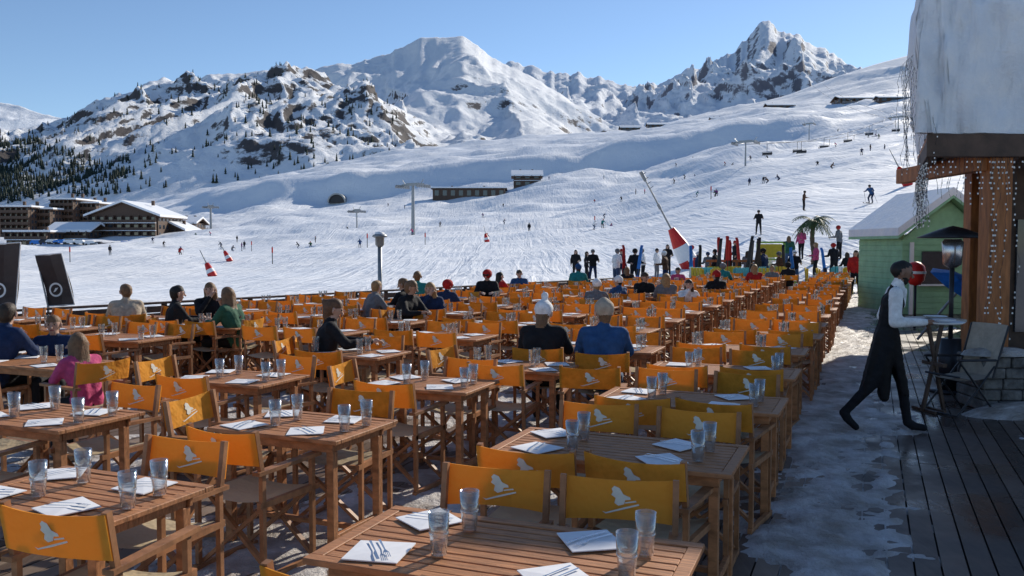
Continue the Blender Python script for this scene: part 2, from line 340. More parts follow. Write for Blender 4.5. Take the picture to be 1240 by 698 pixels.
# conifers on the lower flanks
f = MB()
cnt = 0
while cnt < 7500:
    i = random.randrange(len(pa1)); j = random.randrange(6, 125)
    px = pa1[i]; q = Vector(A1[j, i]); py = 298-(q.z-CH)/q.y*FPX
    if px < -200 or px > 480: continue
    lim = 245 - 88*max(0, min(1, (240-px)/240))**.8
    dens = .8 if py > lim else .10
    if px < 110 and py > 165+px*.35: dens = 1.0
    if random.random() > dens*(.15+.85*(noise.noise((q.x/90, q.y/90, 0)) > (-.3 if px < 110 else .05))): continue
    h = random.uniform(6, 14); r = h*.2; q += Vector((random.uniform(-6, 6), random.uniform(-5, 5), -1))
    for (z0, z1, rr) in ((.05, .55, 1), (.35, .8, .75), (.6, 1, .5)):
        n = 6; vs = [(q.x+r*rr*math.cos(6.28*k/n+h)*random.uniform(.7, 1.15), q.y+r*rr*math.sin(6.28*k/n+h)*random.uniform(.7, 1.15), q.z+z0*h) for k in range(n)]+[(q.x, q.y, q.z+z1*h)]
        f.add(vs, [(k, (k+1) % n, n) for k in range(n)])
    cnt += 1
f.obj('pine_forest', [M_pine], smooth=True)
# ------------------------------------------------------------------ deck
d = MB(); rn = []
def boards(u0, u1, v0, v1, mi):
    u = u0
    while u < u1:
        v = v0-random.uniform(0, 3)
        while v < v1:
            ln = random.choice([3.0, 3.6, 4.2]); z = random.uniform(-.002, .002)
            a, b = u+.004, u+.14; vv = [uv(a, v+.003, z), uv(b, v+.003, z), uv(b, v+ln-.003, z), uv(a, v+ln-.003, z)]
            lo = [p-Vector((0, 0, .03)) for p in vv]
            o = len(d.v); d.add(vv+lo, [(0, 1, 2, 3), (0, 4, 5, 1), (1, 5, 6, 2), (2, 6, 7, 3), (3, 7, 4, 0)], mi)
            rn.extend([random.random()]*5)
            v += ln
        u += .148
boards(-16, -.35, -3, 40, 0); boards(-.35+.03, 9, -3, 38, 1)
me = d.mesh('wooden_deck', [deck_mat('grey_decking', (.09, .06, .045), (.27, .2, .15), .55), deck_mat('dark_decking', (.05, .037, .032), (.17, .125, .1), .36)], smooth=True)
me.polygons.foreach_set('use_smooth', [False]*len(me.polygons))
at = me.attributes.new('rnd', 'FLOAT', 'FACE'); at.data.foreach_set('value', rn)
place(me, 'wooden_deck')
g = MB(); g.add([uv(-16, -3, -.05), uv(9, -3, -.05), uv(9, 41, -.05), uv(-16, 41, -.05), uv(-16, -3, -.5), uv(9, -3, -.5), uv(9, 41, -.5), uv(-16, 41, -.5)], [(0, 1, 2, 3), (3, 2, 6, 7), (0, 3, 7, 4), (1, 5, 6, 2)]); g.obj('deck_substructure', [M_dark])
us = np.arange(-13, 6, .06); vs_ = np.concatenate([np.arange(1.5, 14, .06), np.arange(14, 40, .2)])
Pn = np.zeros((len(vs_), len(us), 3)); low = np.zeros((len(vs_), len(us)))
for j, v in enumerate(vs_):
    for i, u in enumerate(us):
        n = noise.fractal((u*.7, v*.4, 5.5), .8, 2, 4)
        n2 = noise.fractal((u*5, v*3.6, 1.5), .6, 2, 5)
        strip = math.exp(-((u+.3)/.42)**2)*.5 if v > 4.5 else math.exp(-((u+.3)/.42)**2)*.15
        right = -1.1*min(1, max(0, (u-.15)/.5))
        if abs(u-1.6) < .25: right = -.3
        th = -.03+strip+right+(.03 if u < -.6 else 0)
        h = (n*.8+n2*.6+th)*.07
        h = min(h, .014+.024*n2); h = max(h, -.02)
        w_ = uv(u, v, h+.002); Pn[j, i] = w_; low[j, i] = h
kp = (np.maximum.reduce([low[:-1, :-1], low[:-1, 1:], low[1:, 1:], low[1:, :-1]]) > -.008).reshape(-1)
place(np_mesh('snow_patches', Pn.reshape(-1, 3), len(vs_), len(us), [M_dsnow], True, kp), 'snow_patches')
# ------------------------------------------------------------------ chair / table / tableware meshes
def chair_mesh(name, sag):
    b = MB(); W = .248
    for s in (-1, 1):
        x = s*W
        b.beam((x, -.25, .02), (x, .25, .02), .03, .035)
        b.beam((x, -.25, .45), (x, .25, .45), .028, .035)
        b.beam((x, -.27, .635), (x, .26, .645), .055, .022)
        b.beam((x, -.22, .04), (x, -.22, .62), .028, .028); b.beam((x, .2, .04), (x, .2, .63), .028, .028)
        b.beam((x, -.225, .62), (x, -.27, .875), .026, .03)
    for y in (-.19, .17):
        b.beam((-W+.01, y, .05), (W-.01, y+.02, .44), .022, .032, up=(0, 1, 0)); b.beam((W-.01, y+.03, .05), (-W+.01, y+.045, .44), .022, .032, up=(0, 1, 0))
    n = 9; vs = []; fs = []
    for i in range(n):
        t = i/(n-1)*2-1
        for y in (-.21, .21): vs.append((t*(W-.012), y, .468-.03*(1-t*t)))
    for i in range(n-1): fs.append((2*i, 2*i+2, 2*i+3, 2*i+1))
    b.add(vs, fs, 1)
    vs = []; fs = []; m = 5
    def pb(t, q): return Vector((t*(W+.012), -.252-.035*(q)-sag*(1-t*t)*(1.1-.5*q), .672+.19*q+.006*t*t-(.012*(1-t*t) if q > .9 else 0)+(.008*(1-t*t) if q < .1 else 0)))
    for off in (0, -.006):
        for i in range(n):
            for j in range(m):
                p = pb(i/(n-1)*2-1, j/(m-1)); p.y += off; vs.append(p)
    for o in (0, n*m):
        for i in range(n-1):
            for j in range(m-1): a = o+i*m+j; fs.append((a, a+m, a+m+1, a+1))
    for i in range(n-1): fs.append((i*m, (i+1)*m, n*m+(i+1)*m, n*m+i*m)); fs.append((i*m+m-1, (i+1)*m+m-1, n*m+(i+1)*m+m-1, n*m+i*m+m-1))
    b.add(vs, fs, 2)
    body = [(-.02, .80), (.0, .83), (.028, .84), (.042, .825), (.035, .81), (.043, .795), (.02, .78), (.026, .755), (.005, .742), (-.025, .752), (-.03, .772), (-.06, .775), (-.055, .787)]
    ski = [(-.10, .757), (-.02, .735), (.07, .707), (.09, .712), (.07, .700), (-.02, .724), (-.105, .750)]
    ski2 = [(-.085, .772), (-.03, .762), (-.03, .755), (-.09, .765)]
    for sgn, off in ((1, .0035), (-1, -.0095)):
        for poly in (body, ski, ski2):
            vs = []
            for x, z in poly:
                t = x*.85*sgn/(W+.012); q = (z-.665)/.2; p = pb(t, q*.93); p.y += off; vs.append(p)
            b.add(vs, [list(range(len(vs)))], 3)
    return b.mesh(name, [M_cwood, M_seat, M_yel, M_logo])
def table_mesh(Lx, Wy, name):
    b = MB(); h = .75; n = 9; fr = .055
    iw = (Wy-2*fr-.01); sw = iw/n
    for s in (-1, 1):
        b.box((0, s*(Wy/2-fr/2), h-.0125), (Lx, fr, .025)); b.box((s*(Lx/2-fr/2), 0, h-.013), (fr, Wy-2*fr-.004, .024))
    for i in range(n):
        y = -iw/2+sw*(i+.5); b.box((0, y, h-.014), (Lx-2*fr-.006, sw-.009, .02))
    for x in (-Lx*.25, 0, Lx*.25): b.box((x, 0, h-.034), (.04, Wy-.12, .018))
    for s in (-1, 1): b.box((0, s*(Wy/2-.075), h-.06), (Lx-.14, .022, .06)); b.box((s*(Lx/2-.09), 0, h-.06), (.022, Wy-.2, .06))
    for sx in (-1, 1):
        for sy in (-1, 1): b.box((sx*(Lx/2-.1), sy*(Wy/2-.1), (h-.09)/2+.005), (.05, .05, h-.1))
        b.box((sx*(Lx/2-.1), 0, .12), (.03, Wy-.26, .045))
    b.box((0, 0, .12), (Lx-.25, .04, .03))
    return b.mesh(name, [M_wood], bevel=.003)
def glass_parts(b, c, mi=0, s=1.05):
    b.lathe([(0, .004), (.028*s, .004), (.033*s, .075), (.038*s, .15), (.036*s, .15), (.031*s, .075), (.026*s, .015), (0, .013)], 14, mi, c)
    b.lathe([(.034*s, .078), (.0365*s, .082), (.0365*s, .088), (.034*s, .09)], 14, mi, c)
    b.lathe([(.0345*s, .10), (.038*s, .165), (.0365*s, .165), (.033*s, .10)], 14, mi, c)
def napkin_parts(b, c, r, mp=0, ms=1):
    R = Matrix.Translation(c) @ Matrix.Rotation(r, 4, 'Z')
    vs = [(-.11, -.11, .002), (.11, -.1, .002), (.105, .11, .004), (-.105, .105, .002), (-.11, -.11, .007), (.11, -.1, .006), (.02, .03, .013), (.105, .11, .009), (-.105, .105, .006)]
    b.add(vs, [(0, 1, 2, 3), (4, 5, 6), (5, 7, 6), (7, 8, 6), (8, 4, 6), (0, 4, 5, 1), (1, 5, 7, 2), (2, 7, 8, 3), (3, 8, 4, 0)], mp, R)
    for x, k in ((-.018, 0), (.018, 1)):
        R2 = R @ Matrix.Rotation(.5, 4, 'Z')
        b.add([(x-.005, -.1, .015), (x+.005, -.1, .015), (x+.003, .03, .02), (x-.003, .03, .02)], [(0, 1, 2, 3)], ms, R2)
        if k: b.add([(x-.003, .03, .02), (x+.003, .03, .02), (x+.01, .05, .018), (x+.008, .11, .016), (x-.004, .11, .016)], [(0, 1, 2, 3, 4)], ms, R2)
        else:
            b.add([(x-.003, .03, .02), (x+.003, .03, .02), (x+.012, .055, .018), (x-.012, .055, .018)], [(0, 1, 2, 3)], ms, R2)
            for q in (-.01, -.0035, .003, .0095): b.add([(x+q-.0015, .055, .018), (x+q+.0015, .055, .018), (x+q+.0015, .1, .016), (x+q-.0015, .1, .016)], [(0, 1, 2, 3)], ms, R2)
ME_chs = [chair_mesh('director_chair', .03), chair_mesh('director_chair', .045), chair_mesh('director_chair', .018)]; ME_ch = ME_chs[0]
ME_tL = table_mesh(1.36, .7, 'wooden_table'); ME_tS = table_mesh(.98, .7, 'wooden_table_small')
b = MB(); glass_parts(b, (0, 0, 0)); ME_gl = b.mesh('drinking_glass', [M_glass], smooth=True)
b = MB(); napkin_parts(b, (0, 0, 0), 0); ME_np = b.mesh('napkin_with_cutlery', [M_paper, M_steel])
def setting(Lx):
    b = MB(); xs = (-Lx*.27, Lx*.27)
    for x in xs:
        for s in (-1, 1):
            glass_parts(b, (x+.16+jit(.04), s*.08+jit(.04), .75), 0); napkin_parts(b, (x-.02+jit(.03), s*.2, .75), .8*s+jit(.5), 1, 2)
    return b.mesh('table_setting', [M_glass, M_paper, M_steel])
RZ = -TH
def jit(a=.05): return random.uniform(-a, a)
ME_sL = [setting(1.36) for _ in range(4)]; ME_sS = [setting(.98) for _ in range(3)]
def loc2(c, du, dv, z=0): return Vector((c[0], c[1], 0))+U*du+V*dv+Vector((0, 0, z))
def chair(p, face, name='director_chair'):  # face: angle, 0 = facing V
    return place(random.choice(ME_chs), name, (p.x, p.y, .004), RZ+face+random.gauss(0, .1))
def near_setting(c, Lx):
    for sx in (-1, 1):
        for sy in (-1, 1):
            p = loc2(c, sx*Lx*.27-.08+jit(.03), sy*.19+jit(.02), .751); place(ME_np, 'napkin_with_cutlery', p, random.uniform(0, 6.28))
            p = loc2(c, sx*Lx*.27+.12+jit(.03), sy*.12+jit(.04), .751); place(ME_gl, 'drinking_glass', p, 0)
def table(c, big=True, chairs='nNfFl', near=False, tuck=.42):
    o = place(ME_tL if big else ME_tS, 'wooden_table', (c[0], c[1], 0), RZ+jit(.025))
    Lx = 1.36 if big else .98
    if near: near_setting(c, Lx)
    else: place(random.choice(ME_sL if big else ME_sS), 'table_setting', (c[0], c[1], 0), RZ+random.choice((0, math.pi)))
    hx = .31
    for ch in chairs:
        if ch == 'n': chair(loc2(c, -hx+jit(.03), -tuck+jit()), 0)
        if ch == 'N': chair(loc2(c, hx+jit(.03), -tuck+jit()), 0)
        if ch == 'f': chair(loc2(c, -hx+jit(.03), tuck+jit()), math.pi)
        if ch == 'F': chair(loc2(c, hx+jit(.03), tuck+jit()), math.pi)
        if ch == 'c': chair(loc2(c, jit(.08), -tuck-.1+jit()), 0)
        if ch == 'C': chair(loc2(c, jit(.08), tuck+jit()), math.pi)
        if ch == 'l': chair(loc2(c, -Lx/2-.16+jit(), jit()), -math.pi/2)
        if ch == 'r': chair(loc2(c, Lx/2+.12+jit(), jit()), math.pi/2)
RP0 = Vector((-8.9, 15.1, 0)); RD = Vector((.632, .775, 0)); RNm = Vector((.775, -.632, 0))
cols = [(-1.27, 2.97, 1.74, 'A'), (-3.40, 2.91, 1.74, 'B'), (-5.1, 4.2, 1.9, 'C'), (-6.95, 4.3, 1.82, 'D'), (-8.8, 4.6, 1.8, 'E'), (-10.7, 5.2, 1.8, 'F'), (-12.6, 6.0, 1.8, 'G')]
for cu, v0, dv, nm in cols:
    for k in range(24):
        c = uv(cu+jit(.04), v0+dv*k+jit(.04))
        if c.y > 35: break
        if (c-RP0).dot(RNm) < 1.3: continue
        px = 620+c.x/c.y*FPX
        if px < -160: continue
        if nm == 'B' and k in (3, 4): continue
        if nm == 'D' and k < 3: continue
        if nm == 'A': table(c, True, 'nNfF', near=c.y < 9)
        elif c.y < 9.5: table(c, False, {'B': 'cCl', 'C': 'cCl', 'D': 'cC'}.get(nm, 'cl') if not (nm == 'B' and k == 0) else 'C', near=c.y < 8)
        else: table(c, True, 'nNfF')
table((.10, 8.3), False, 'cl', near=False); table((1.0, 9.85), True, 'fF')
chair(Vector((.72, 7.6, 0)), .15)
table((-4.75, 8.6), True, ''); chair(Vector((-1.72, 3.62, 0)), .1)
# ------------------------------------------------------------------ people
def figure(name, J, hd=(0, 1, 0), hair='short', bulk=1.0, voxel=.02, fingers=True, extra=None, beard=False, curl=.5, female=False):
    parts = []; post = MB()
    V3 = lambda p: Vector(p)
    def c(a, b_, ra, rb, s): parts.append((V3(a), V3(b_), ra, rb, s))
    pel, wai, che, nek, hc = map(V3, (J['pelvis'], J['waist'], J['chest'], J['neck'], J['head']))
    sL, sR = V3(J['sh'][0]), V3(J['sh'][1]); side = (sR-sL).normalized()
    hL, hR = V3(J['hip'][0]), V3(J['hip'][1]); hs = (hR-hL).normalized()
    for s in (-1, 1):
        c(pel+hs*s*.065, wai+hs*s*.055, .108*bulk, .098*bulk, 1); c(wai+side*s*.055, che+side*s*.085, .098*bulk, .112*bulk, 1)
    c(sL+(sR-sL)*.08, sR+(sL-sR)*.08, .062*bulk, .062*bulk, 1); c(che, nek, .1*bulk, .062*bulk, 1)
    c(pel-Vector((0, 0, .03)), (hL+hR)/2, .1, .1, 2)
    c(nek, hc-Vector((0, 0, .05)), .052, .052, 0)
    for i in (0, 1):
        sh, elb, wr = V3(J['sh'][i]), V3(J['el'][i]), V3(J['wr'][i])
        c(sh, elb, .058*bulk, .046*bulk, 1); c(elb, wr-(wr-elb)*.06, .046*bulk, .034*bulk, 1)
        dr = V3(J['hd'][i]).normalized() if 'hd' in J else (wr-elb).normalized()
        c(wr, wr+dr*.07, .026, .032, 0)
        if fingers:
            pn = Vector((0, 0, -1)) if abs(dr.z) < .8 else (side*(1 if i == 0 else -1))
            sd_ = dr.cross(pn).normalized()
            for k, (o, ln) in enumerate(((-.027, .034), (-.009, .039), (.009, .037), (.026, .029))):
                a = wr+dr*.085+sd_*o; m1 = a+(dr*(1-curl*.4)+pn*curl*.6).normalized()*ln; m2 = m1+(dr*(1-curl)+pn*curl*1.2).normalized()*ln*.9
                post.caps(a, m1, .0095, .009, 0, 6); post.caps(m1, m2, .009, .0075, 0, 6)
            ts = -1 if i == 0 else 1
            a = wr+dr*.03+sd_*.028*ts; m1 = a+(dr*.6+sd_*ts*.8).normalized()*.035; post.caps(a, m1, .012, .0105, 0, 6); post.caps(m1, m1+(dr*.9+sd_*ts*.2+pn*.3).normalized()*.03, .0105, .009, 0, 6)
        hp, kn, an, toe = V3(J['hip'][i]), V3(J['kn'][i]), V3(J['an'][i]), V3(J['toe'][i])
        c(hp, kn, .086*(1+.5*(bulk-1)), .062*(1+.5*(bulk-1)), 2); c(kn, an+(kn-an)*.1, .06*(1+.5*(bulk-1)), .046*(1+.5*(bulk-1)), 2)
        c(an, an+(toe-an)*.3-Vector((0, 0, .01)), .046, .046, 4); c(an+(toe-an)*.25-Vector((0, 0, .02)), toe, .043, .036, 4)
    f_ = V3(hd).normalized(); r_ = f_.cross(Vector((0, 0, 1))).normalized(); u_ = r_.cross(f_)
    c(hc-f_*.018+u_*.02, hc+f_*.012+u_*.02, .086, .083, 0)
    c(hc+f_*.025-u_*.01, hc+f_*.04-u_*.07, .066, .042, 0)
    if hair == 'crop':
        c(hc-f_*.035+u_*.025, hc-f_*.01+u_*.05, .086, .078, 3); c(hc-f_*.02+u_*.07, hc+f_*.05+u_*.085, .04, .03, 3)
    if hair in ('short', 'long', 'bun'):
        c(hc-f_*.035+u_*.03, hc+f_*.0+u_*.052, .09, .084, 3); c(hc-f_*.04-u_*.02, hc-f_*.03+u_*.02, .075, .088, 3)
        if hair == 'long':
            for s in (-1, 1): c(hc-f_*.03+r_*s*.05, hc-f_*.05+r_*s*.06-u_*.19, .06, .045, 3)
            c(hc-f_*.05, hc-f_*.07-u_*.2, .07, .05, 3)
        if hair == 'bun': c(hc-f_*.11+u_*.04, hc-f_*.12+u_*.05, .04, .04, 3); c(hc-f_*.06, hc-f_*.05-u_*.09, .07, .05, 3)
    elif hair == 'beanie':
        c(hc-f_*.025+u_*.045, hc+f_*.005+u_*.05, .098, .094, 5); c(hc-f_*.02+u_*.03, hc-f_*.01+u_*.1, .085, .06, 5)
        c(hc-f_*.035-u_*.05, hc-f_*.03, .06, .075, 3)
    elif hair == 'pom':
        c(hc-f_*.025+u_*.045, hc+f_*.005+u_*.05, .1, .096, 5); c(hc-f_*.02+u_*.03, hc-f_*.01+u_*.1, .085, .06, 5); c(hc-f_*.02+u_*.185, hc-f_*.02+u_*.19, .042, .042, 5)
        c(hc-f_*.035-u_*.12, hc-f_*.03, .06, .075, 3)
    elif hair == 'helmet':
        c(hc-f_*.02+u_*.035, hc+f_*.005+u_*.04, .112, .108, 5); post.caps(hc+f_*.09+u_*.035-r_*.05, hc+f_*.09+u_*.035+r_*.05, .024, .024, 6, 8)
    if beard: c(hc+f_*.03-u_*.05, hc+f_*.043-u_*.078, .052, .041, 3)
    post.caps(hc+f_*.085+u_*.012, hc+f_*.108-u_*.018, .010, .015, 0, 8)
    for s in (-1, 1):
        post.caps(hc+r_*s*.085+u_*.015, hc+r_*s*.088-u_*.02, .016, .011, 0, 8)
        post.caps(hc+f_*.086+r_*s*.032+u_*.022, hc+f_*.088+r_*s*.036+u_*.022, .009, .009, 6, 6)
        post.caps(hc+f_*.09+r_*s*.02+u_*.043, hc+f_*.084+r_*s*.046+u_*.041, .005, .004, 3, 6)
    post.caps(hc+f_*.083-r_*.02-u_*.05, hc+f_*.083+r_*.02-u_*.05, .006, .006, 7, 6)
    if extra:
        for e in extra: parts.append((V3(e[0]), V3(e[1]), e[2], e[3], e[4]))
    b = MB()
    for a, b2, ra, rb, s in parts: b.caps(a, b2, ra, rb, 0, 12)
    me = b.mesh('tmp', [], smooth=True); o = bpy.data.objects.new('tmp', me); COL.objects.link(o)
    r = o.modifiers.new('r', 'REMESH'); r.mode = 'VOXEL'; r.voxel_size = voxel
    sm = o.modifiers.new('s', 'SMOOTH'); sm.factor = .5; sm.iterations = 3
    dg = bpy.context.evaluated_depsgraph_get(); dg.update()
    m2 = bpy.data.meshes.new_from_object(o.evaluated_get(dg)); bpy.data.objects.remove(o)
    n = len(m2.vertices); co_ = np.zeros(n*3); m2.vertices.foreach_get('co', co_); co_ = co_.reshape(-1, 3)
    faces = [list(p.vertices) for p in m2.polygons]
    fc = np.array([co_[f0].mean(0) for f0 in faces])
    best = np.full(len(fc), 1e9); lab = np.zeros(len(fc), int)
    for a, b2, ra, rb, s in parts:
        a = np.array(a); dv = np.array(b2)-a; L2 = max(1e-9, dv.dot(dv))
        h = np.clip(((fc-a)@dv)/L2, 0, 1); dist = np.linalg.norm(fc-a-h[:, None]*dv, axis=1)-(ra+(rb-ra)*h)
        if s in (3, 5): dist = dist-.003
        mk = dist < best; best[mk] = dist[mk]; lab[mk] = s
    lv = np.zeros(n, int)
    for fi, f0 in enumerate(faces):
        for q in f0: lv[q] = lab[fi]
    for i in range(n):
        if lv[i] in (1, 2, 6):
            x, y, z = co_[i]; nn = noise.noise((x*14, y*14, z*22)); co_[i] += np.array([x, y, 0])/(abs(x)+abs(y)+.05)*nn*.011
    fb = MB(); fb.v = [tuple(x) for x in co_]; fb.f = faces; fb.m = lab.tolist()
    o0 = len(fb.v); fb.v += post.v; fb.f += [[i+o0 for i in f0] for f0 in post.f]; fb.m += post.m
    bpy.data.meshes.remove(m2)
    return fb.mesh(name, [None]*8, smooth=True)
def mats8(skin=(.5, .3, .22), top='black', legs='black', hair=(.04, .025, .015), hat=None):
    pal = {'black': (.014, .014, .017), 'navy': (.015, .03, .08), 'blue': (.025, .075, .19), 'denim': (.05, .09, .17), 'red': (.4, .02, .02), 'pink': (.5, .07, .18), 'beige': (.42, .35, .27),
           'green': (.03, .10, .06), 'teal': (.02, .2, .2), 'white': (.78, .78, .78), 'grey': (.16, .16, .17), 'purple': (.12, .03, .15), 'orange': (.5, .14, .02), 'lime': (.25, .4, .05), 'brown': (.1, .05, .03), 'yellow': (.55, .4, .05), 'sky': (.1, .35, .6)}
    sk_ = mat('skin_%.2f' % skin[0], skin, .55, var=.08); hr = mat('hair_%.3f' % hair[0], hair, .6, var=.3, scale=30, bump=.5, bscale=60)
    return [sk_, cloth(top, pal[top]), cloth(legs, pal[legs]), hr, cloth('black', pal['black']), cloth(hat or 'grey', pal[hat or 'grey']), M_eye, mat('lips', (.3, .09, .08), .5)]
def person(me, name, loc, face, mats, sc=1):
    """face: compass angle of facing direction, clockwise from +Y (deg)"""
    o = place(me, name, loc, -math.radians(face), sc)
    for i, m in enumerate(mats):
        o.material_slots[i].link = 'OBJECT'; o.material_slots[i].material = m
    return o
def Jsit(lean=0, elb=None, wr=None, hd=None, twist=0, hx=0):
    J = dict(pelvis=(0, -.03, .565), waist=(0, -.04+lean*.3, .69), chest=(0, lean*.7, .9), neck=(0, lean, 1.05), head=(hx, lean+.035, 1.19),
      sh=[(-.18, lean*.9, 1.0), (.18, lean*.9, 1.0)], el=elb or [(-.25, lean*.9+.14, .8), (.25, lean*.9+.14, .8)], wr=wr or [(-.14, lean+.36, .815), (.12, lean+.38, .815)],
      hip=[(-.09, 0, .545), (.09, 0, .545)], kn=[(-.13, .42, .53), (.13, .43, .53)], an=[(-.13, .36, .09), (.13, .42, .09)], toe=[(-.14, .5, .045), (.15, .56, .045)])
    if hd: J['hd'] = hd
    return J
def Jst(spread=.1, elb=None, wr=None, step=0, lean=0):
    return dict(pelvis=(0, 0, .98), waist=(0, lean*.3, 1.1), chest=(0, lean*.7, 1.31), neck=(0, lean, 1.47), head=(0, lean+.03, 1.62),
      sh=[(-.185, lean*.9, 1.42), (.185, lean*.9, 1.42)], el=elb or [(-.25, -.04+lean, 1.15), (.25, -.03+lean, 1.15)], wr=wr or [(-.26, .08+lean, .92), (.26, .1+lean, .93)],
      hip=[(-.09, 0, .92), (.09, 0, .92)], kn=[(-spread, .04+step*.6, .5), (spread, .02-step*.3, .5)], an=[(-spread-.02, step, .09), (spread+.02, -step, .09)], toe=[(-spread-.04, step+.15, .045), (spread+.05, -step+.15, .045)])
F_sitA = figure('sit_a', Jsit(.02), (0, 1, -.1), 'short', 1.12)
F_sitB = figure('sit_b', Jsit(.08, wr=[(-.1, .4, .82), (.02, .2, 1.08)], elb=[(-.24, .2, .8), (.2, .24, .84)]), (.5, 1, -.1), 'long', 1.12)
F_sitC = figure('sit_c', Jsit(.0), (-.7, 1, 0), 'beanie', 1.18)
F_sitD = figure('sit_d', Jsit(.03), (.3, 1, -.2), 'helmet', 1.18)
F_sitE = figure('sit_e', Jsit(.14, wr=[(-.05, .46, .82), (.1, .42, .82)]), (-.4, 1, -.3), 'short', 1.2)
F_stA = figure('stand_a', Jst(.12), (0, 1, 0), 'beanie', 1.2)
F_stB = figure('stand_b', Jst(.1, step=.12, wr=[(-.15, .35, 1.12), (.26, .1, .93)], elb=[(-.27, .08, 1.15), (.25, -.03, 1.15)]), (.4, 1, 0), 'long', 1.15)
F_stC = figure('stand_c', Jst(.14, wr=[(-.3, .32, 1.15), (.3, .3, 1.15)], elb=[(-.29, .05, 1.17), (.29, .03, 1.17)], lean=.05), (-.4, 1, 0), 'helmet', 1.2)
Jk = dict(pelvis=(0, -.12, .78), waist=(0, -.05, .9), chest=(0, .1, 1.06), neck=(0, .2, 1.2), head=(0, .27, 1.33), sh=[(-.18, .17, 1.17), (.18, .17, 1.17)], el=[(-.33, .22, .97), (.33, .22, .97)], wr=[(-.34, .44, .95), (.34, .44, .95)],
          hip=[(-.1, -.1, .74), (.1, -.1, .74)], kn=[(-.14, .15, .45), (.14, .15, .45)], an=[(-.14, -.02, .1), (.14, -.02, .1)], toe=[(-.14, .15, .06), (.14, .15, .06)])
F_sk0 = figure('skier_body', Jk, (0, 1, 0), 'helmet', 1.2, voxel=.03, fingers=False)
def merge(me, mb, name):
    fb = MB(); fb.v = [tuple(v.co) for v in me.vertices]; fb.f = [list(p.vertices) for p in me.polygons]; fb.m = [p.material_index for p in me.polygons]
    o0 = len(fb.v); fb.v += mb.v; fb.f += [[i+o0 for i in f0] for f0 in mb.f]; fb.m += mb.m
    return fb.mesh(name, [None]*8, smooth=True)
sb = MB()
for s in (-.14, .14):
    sb.beam((s, -.8, .015), (s, .8, .015), .09, .015, 6); sb.beam((s, .8, .015), (s, .95, .08), .085, .012, 6)
    sb.cyl((s*2.45, .46, .98), (s*3.4, -.15, .02), .012, .008, 6, 6)
F_sk = merge(F_sk0, sb, 'skier')
SK = (.5, .31, .23); HB = (.04, .025, .015); HL = (.16, .09, .045); HK = (.012, .01, .009)
# ---- waiter (walking to the right, tray in hand)
Jw = dict(pelvis=(0, -.04, .97), waist=(0, -.01, 1.1), chest=(0, .03, 1.33), neck=(0, .06, 1.49), head=(0, .11, 1.63), sh=[(-.19, .05, 1.43), (.19, .04, 1.43)], el=[(-.25, -.04, 1.17), (.25, .03, 1.15)],
   wr=[(-.17, .2, 1.12), (.17, .30, 1.15)], hd=[(.3, 1, 0), (-.1, 1, .05)], hip=[(-.09, -.02, .93), (.09, -.02, .93)], kn=[(-.1, .14, .52), (.1, -.16, .5)], an=[(-.1, .2, .1), (.1, -.42, .2)], toe=[(-.11, .36, .05), (.11, -.3, .06)])
ap = []
for s in (-.11, -.055, 0, .055, .11):
    ap.append(((s*.8, .03, 1.04), (s*1.1, .15, .43), .06, .035, 6)); ap.append(((s*.8, -.07, 1.0), (s*1.1, -.23, .40), .065, .035, 6)); ap.append(((s*.8, -.02, 1.0), (s, -.04, .38), .075, .05, 6))
ap.append(((-.1, -.22, .38), (.1, -.28, .36), .03, .025, 6))
for i in range(2):
    ap.append((Jw['sh'][i], Jw['el'][i], .069, .06, 5)); ap.append((Jw['el'][i], Vector(Jw['wr'][i]), .058, .038, 5))
ap.append(((0, .07, 1.5), (0, .08, 1.53), .062, .058, 5)); ap.append(((0, .12, 1.3), (0, .13, 1.45), .03, .035, 5))
Fw = figure('waiter_body', Jw, (0, 1, -.25), 'crop', .96, voxel=.013, extra=ap, beard=True, curl=.35)
WX, WY = SX(1078, 8.75), 8.75
wb = MB()
wb.lathe([(0, .0), (.17, .0), (.2, .018), (.198, .022), (.168, .006), (0, .006)], 24, 0, (.03, .49, 1.13)); wb.lathe([(0, .01), (.07, .01), (.12, .025), (.118, .028), (.07, .014), (0, .014)], 20, 0, (.03, .49, 1.145))
em = bpy.data.objects.new('waiter', None); COL.objects.link(em); em.location = (WX, WY, 0); em.rotation_euler = (0, 0, -math.radians(108))
ms = mats8((.24, .13, .085), 'black', 'black', HK, 'white'); ms[6] = cloth('apron', (.016, .014, .014))
o = place(Fw, 'body', (0, 0, 0)); o.parent = em
for i, m in enumerate(ms): o.material_slots[i].link = 'OBJECT'; o.material_slots[i].material = m
o = place(wb.mesh('tray', [M_white], smooth=True), 'tray_with_plate'); o.parent = em
# ---- seated guests in the foreground
F_w1 = figure('woman_puffer', Jsit(.07, elb=[(-.25, .2, .82), (.25, .22, .82)], wr=[(-.1, .47, .82), (.14, .5, .84)]), (.1, 1, -.35), 'bun', 1.22, voxel=.015)
def seated(me, name, x, y, face, mats, sc=1, ch=True):
    person(me, name, (x, y, 0), face, mats, sc)
    if ch: place(random.choice(ME_chs), 'director_chair', (x, y, .004), -math.radians(face))
seated(F_w1, 'seated_woman', SX(392, 9.6), 9.6, 75, mats8(SK, 'black', 'beige', (.12, .06, .03), None))
F_b1 = figure('back_a', Jsit(.05), (.25, 1, -.25), 'pom', 1.2, voxel=.016); F_b2 = figure('back_b', Jsit(.06), (-.5, 1, -.1), 'beanie', 1.1, voxel=.016)
seated(F_b1, 'seated_woman', SX(657, 9.0), 9.0, 12, mats8(SK, 'black', 'black', HL, 'white')); seated(F_b2, 'seated_man', SX(731, 8.6), 8.6, 8, mats8(SK, 'blue', 'denim', HL, 'beige'), 1.03)
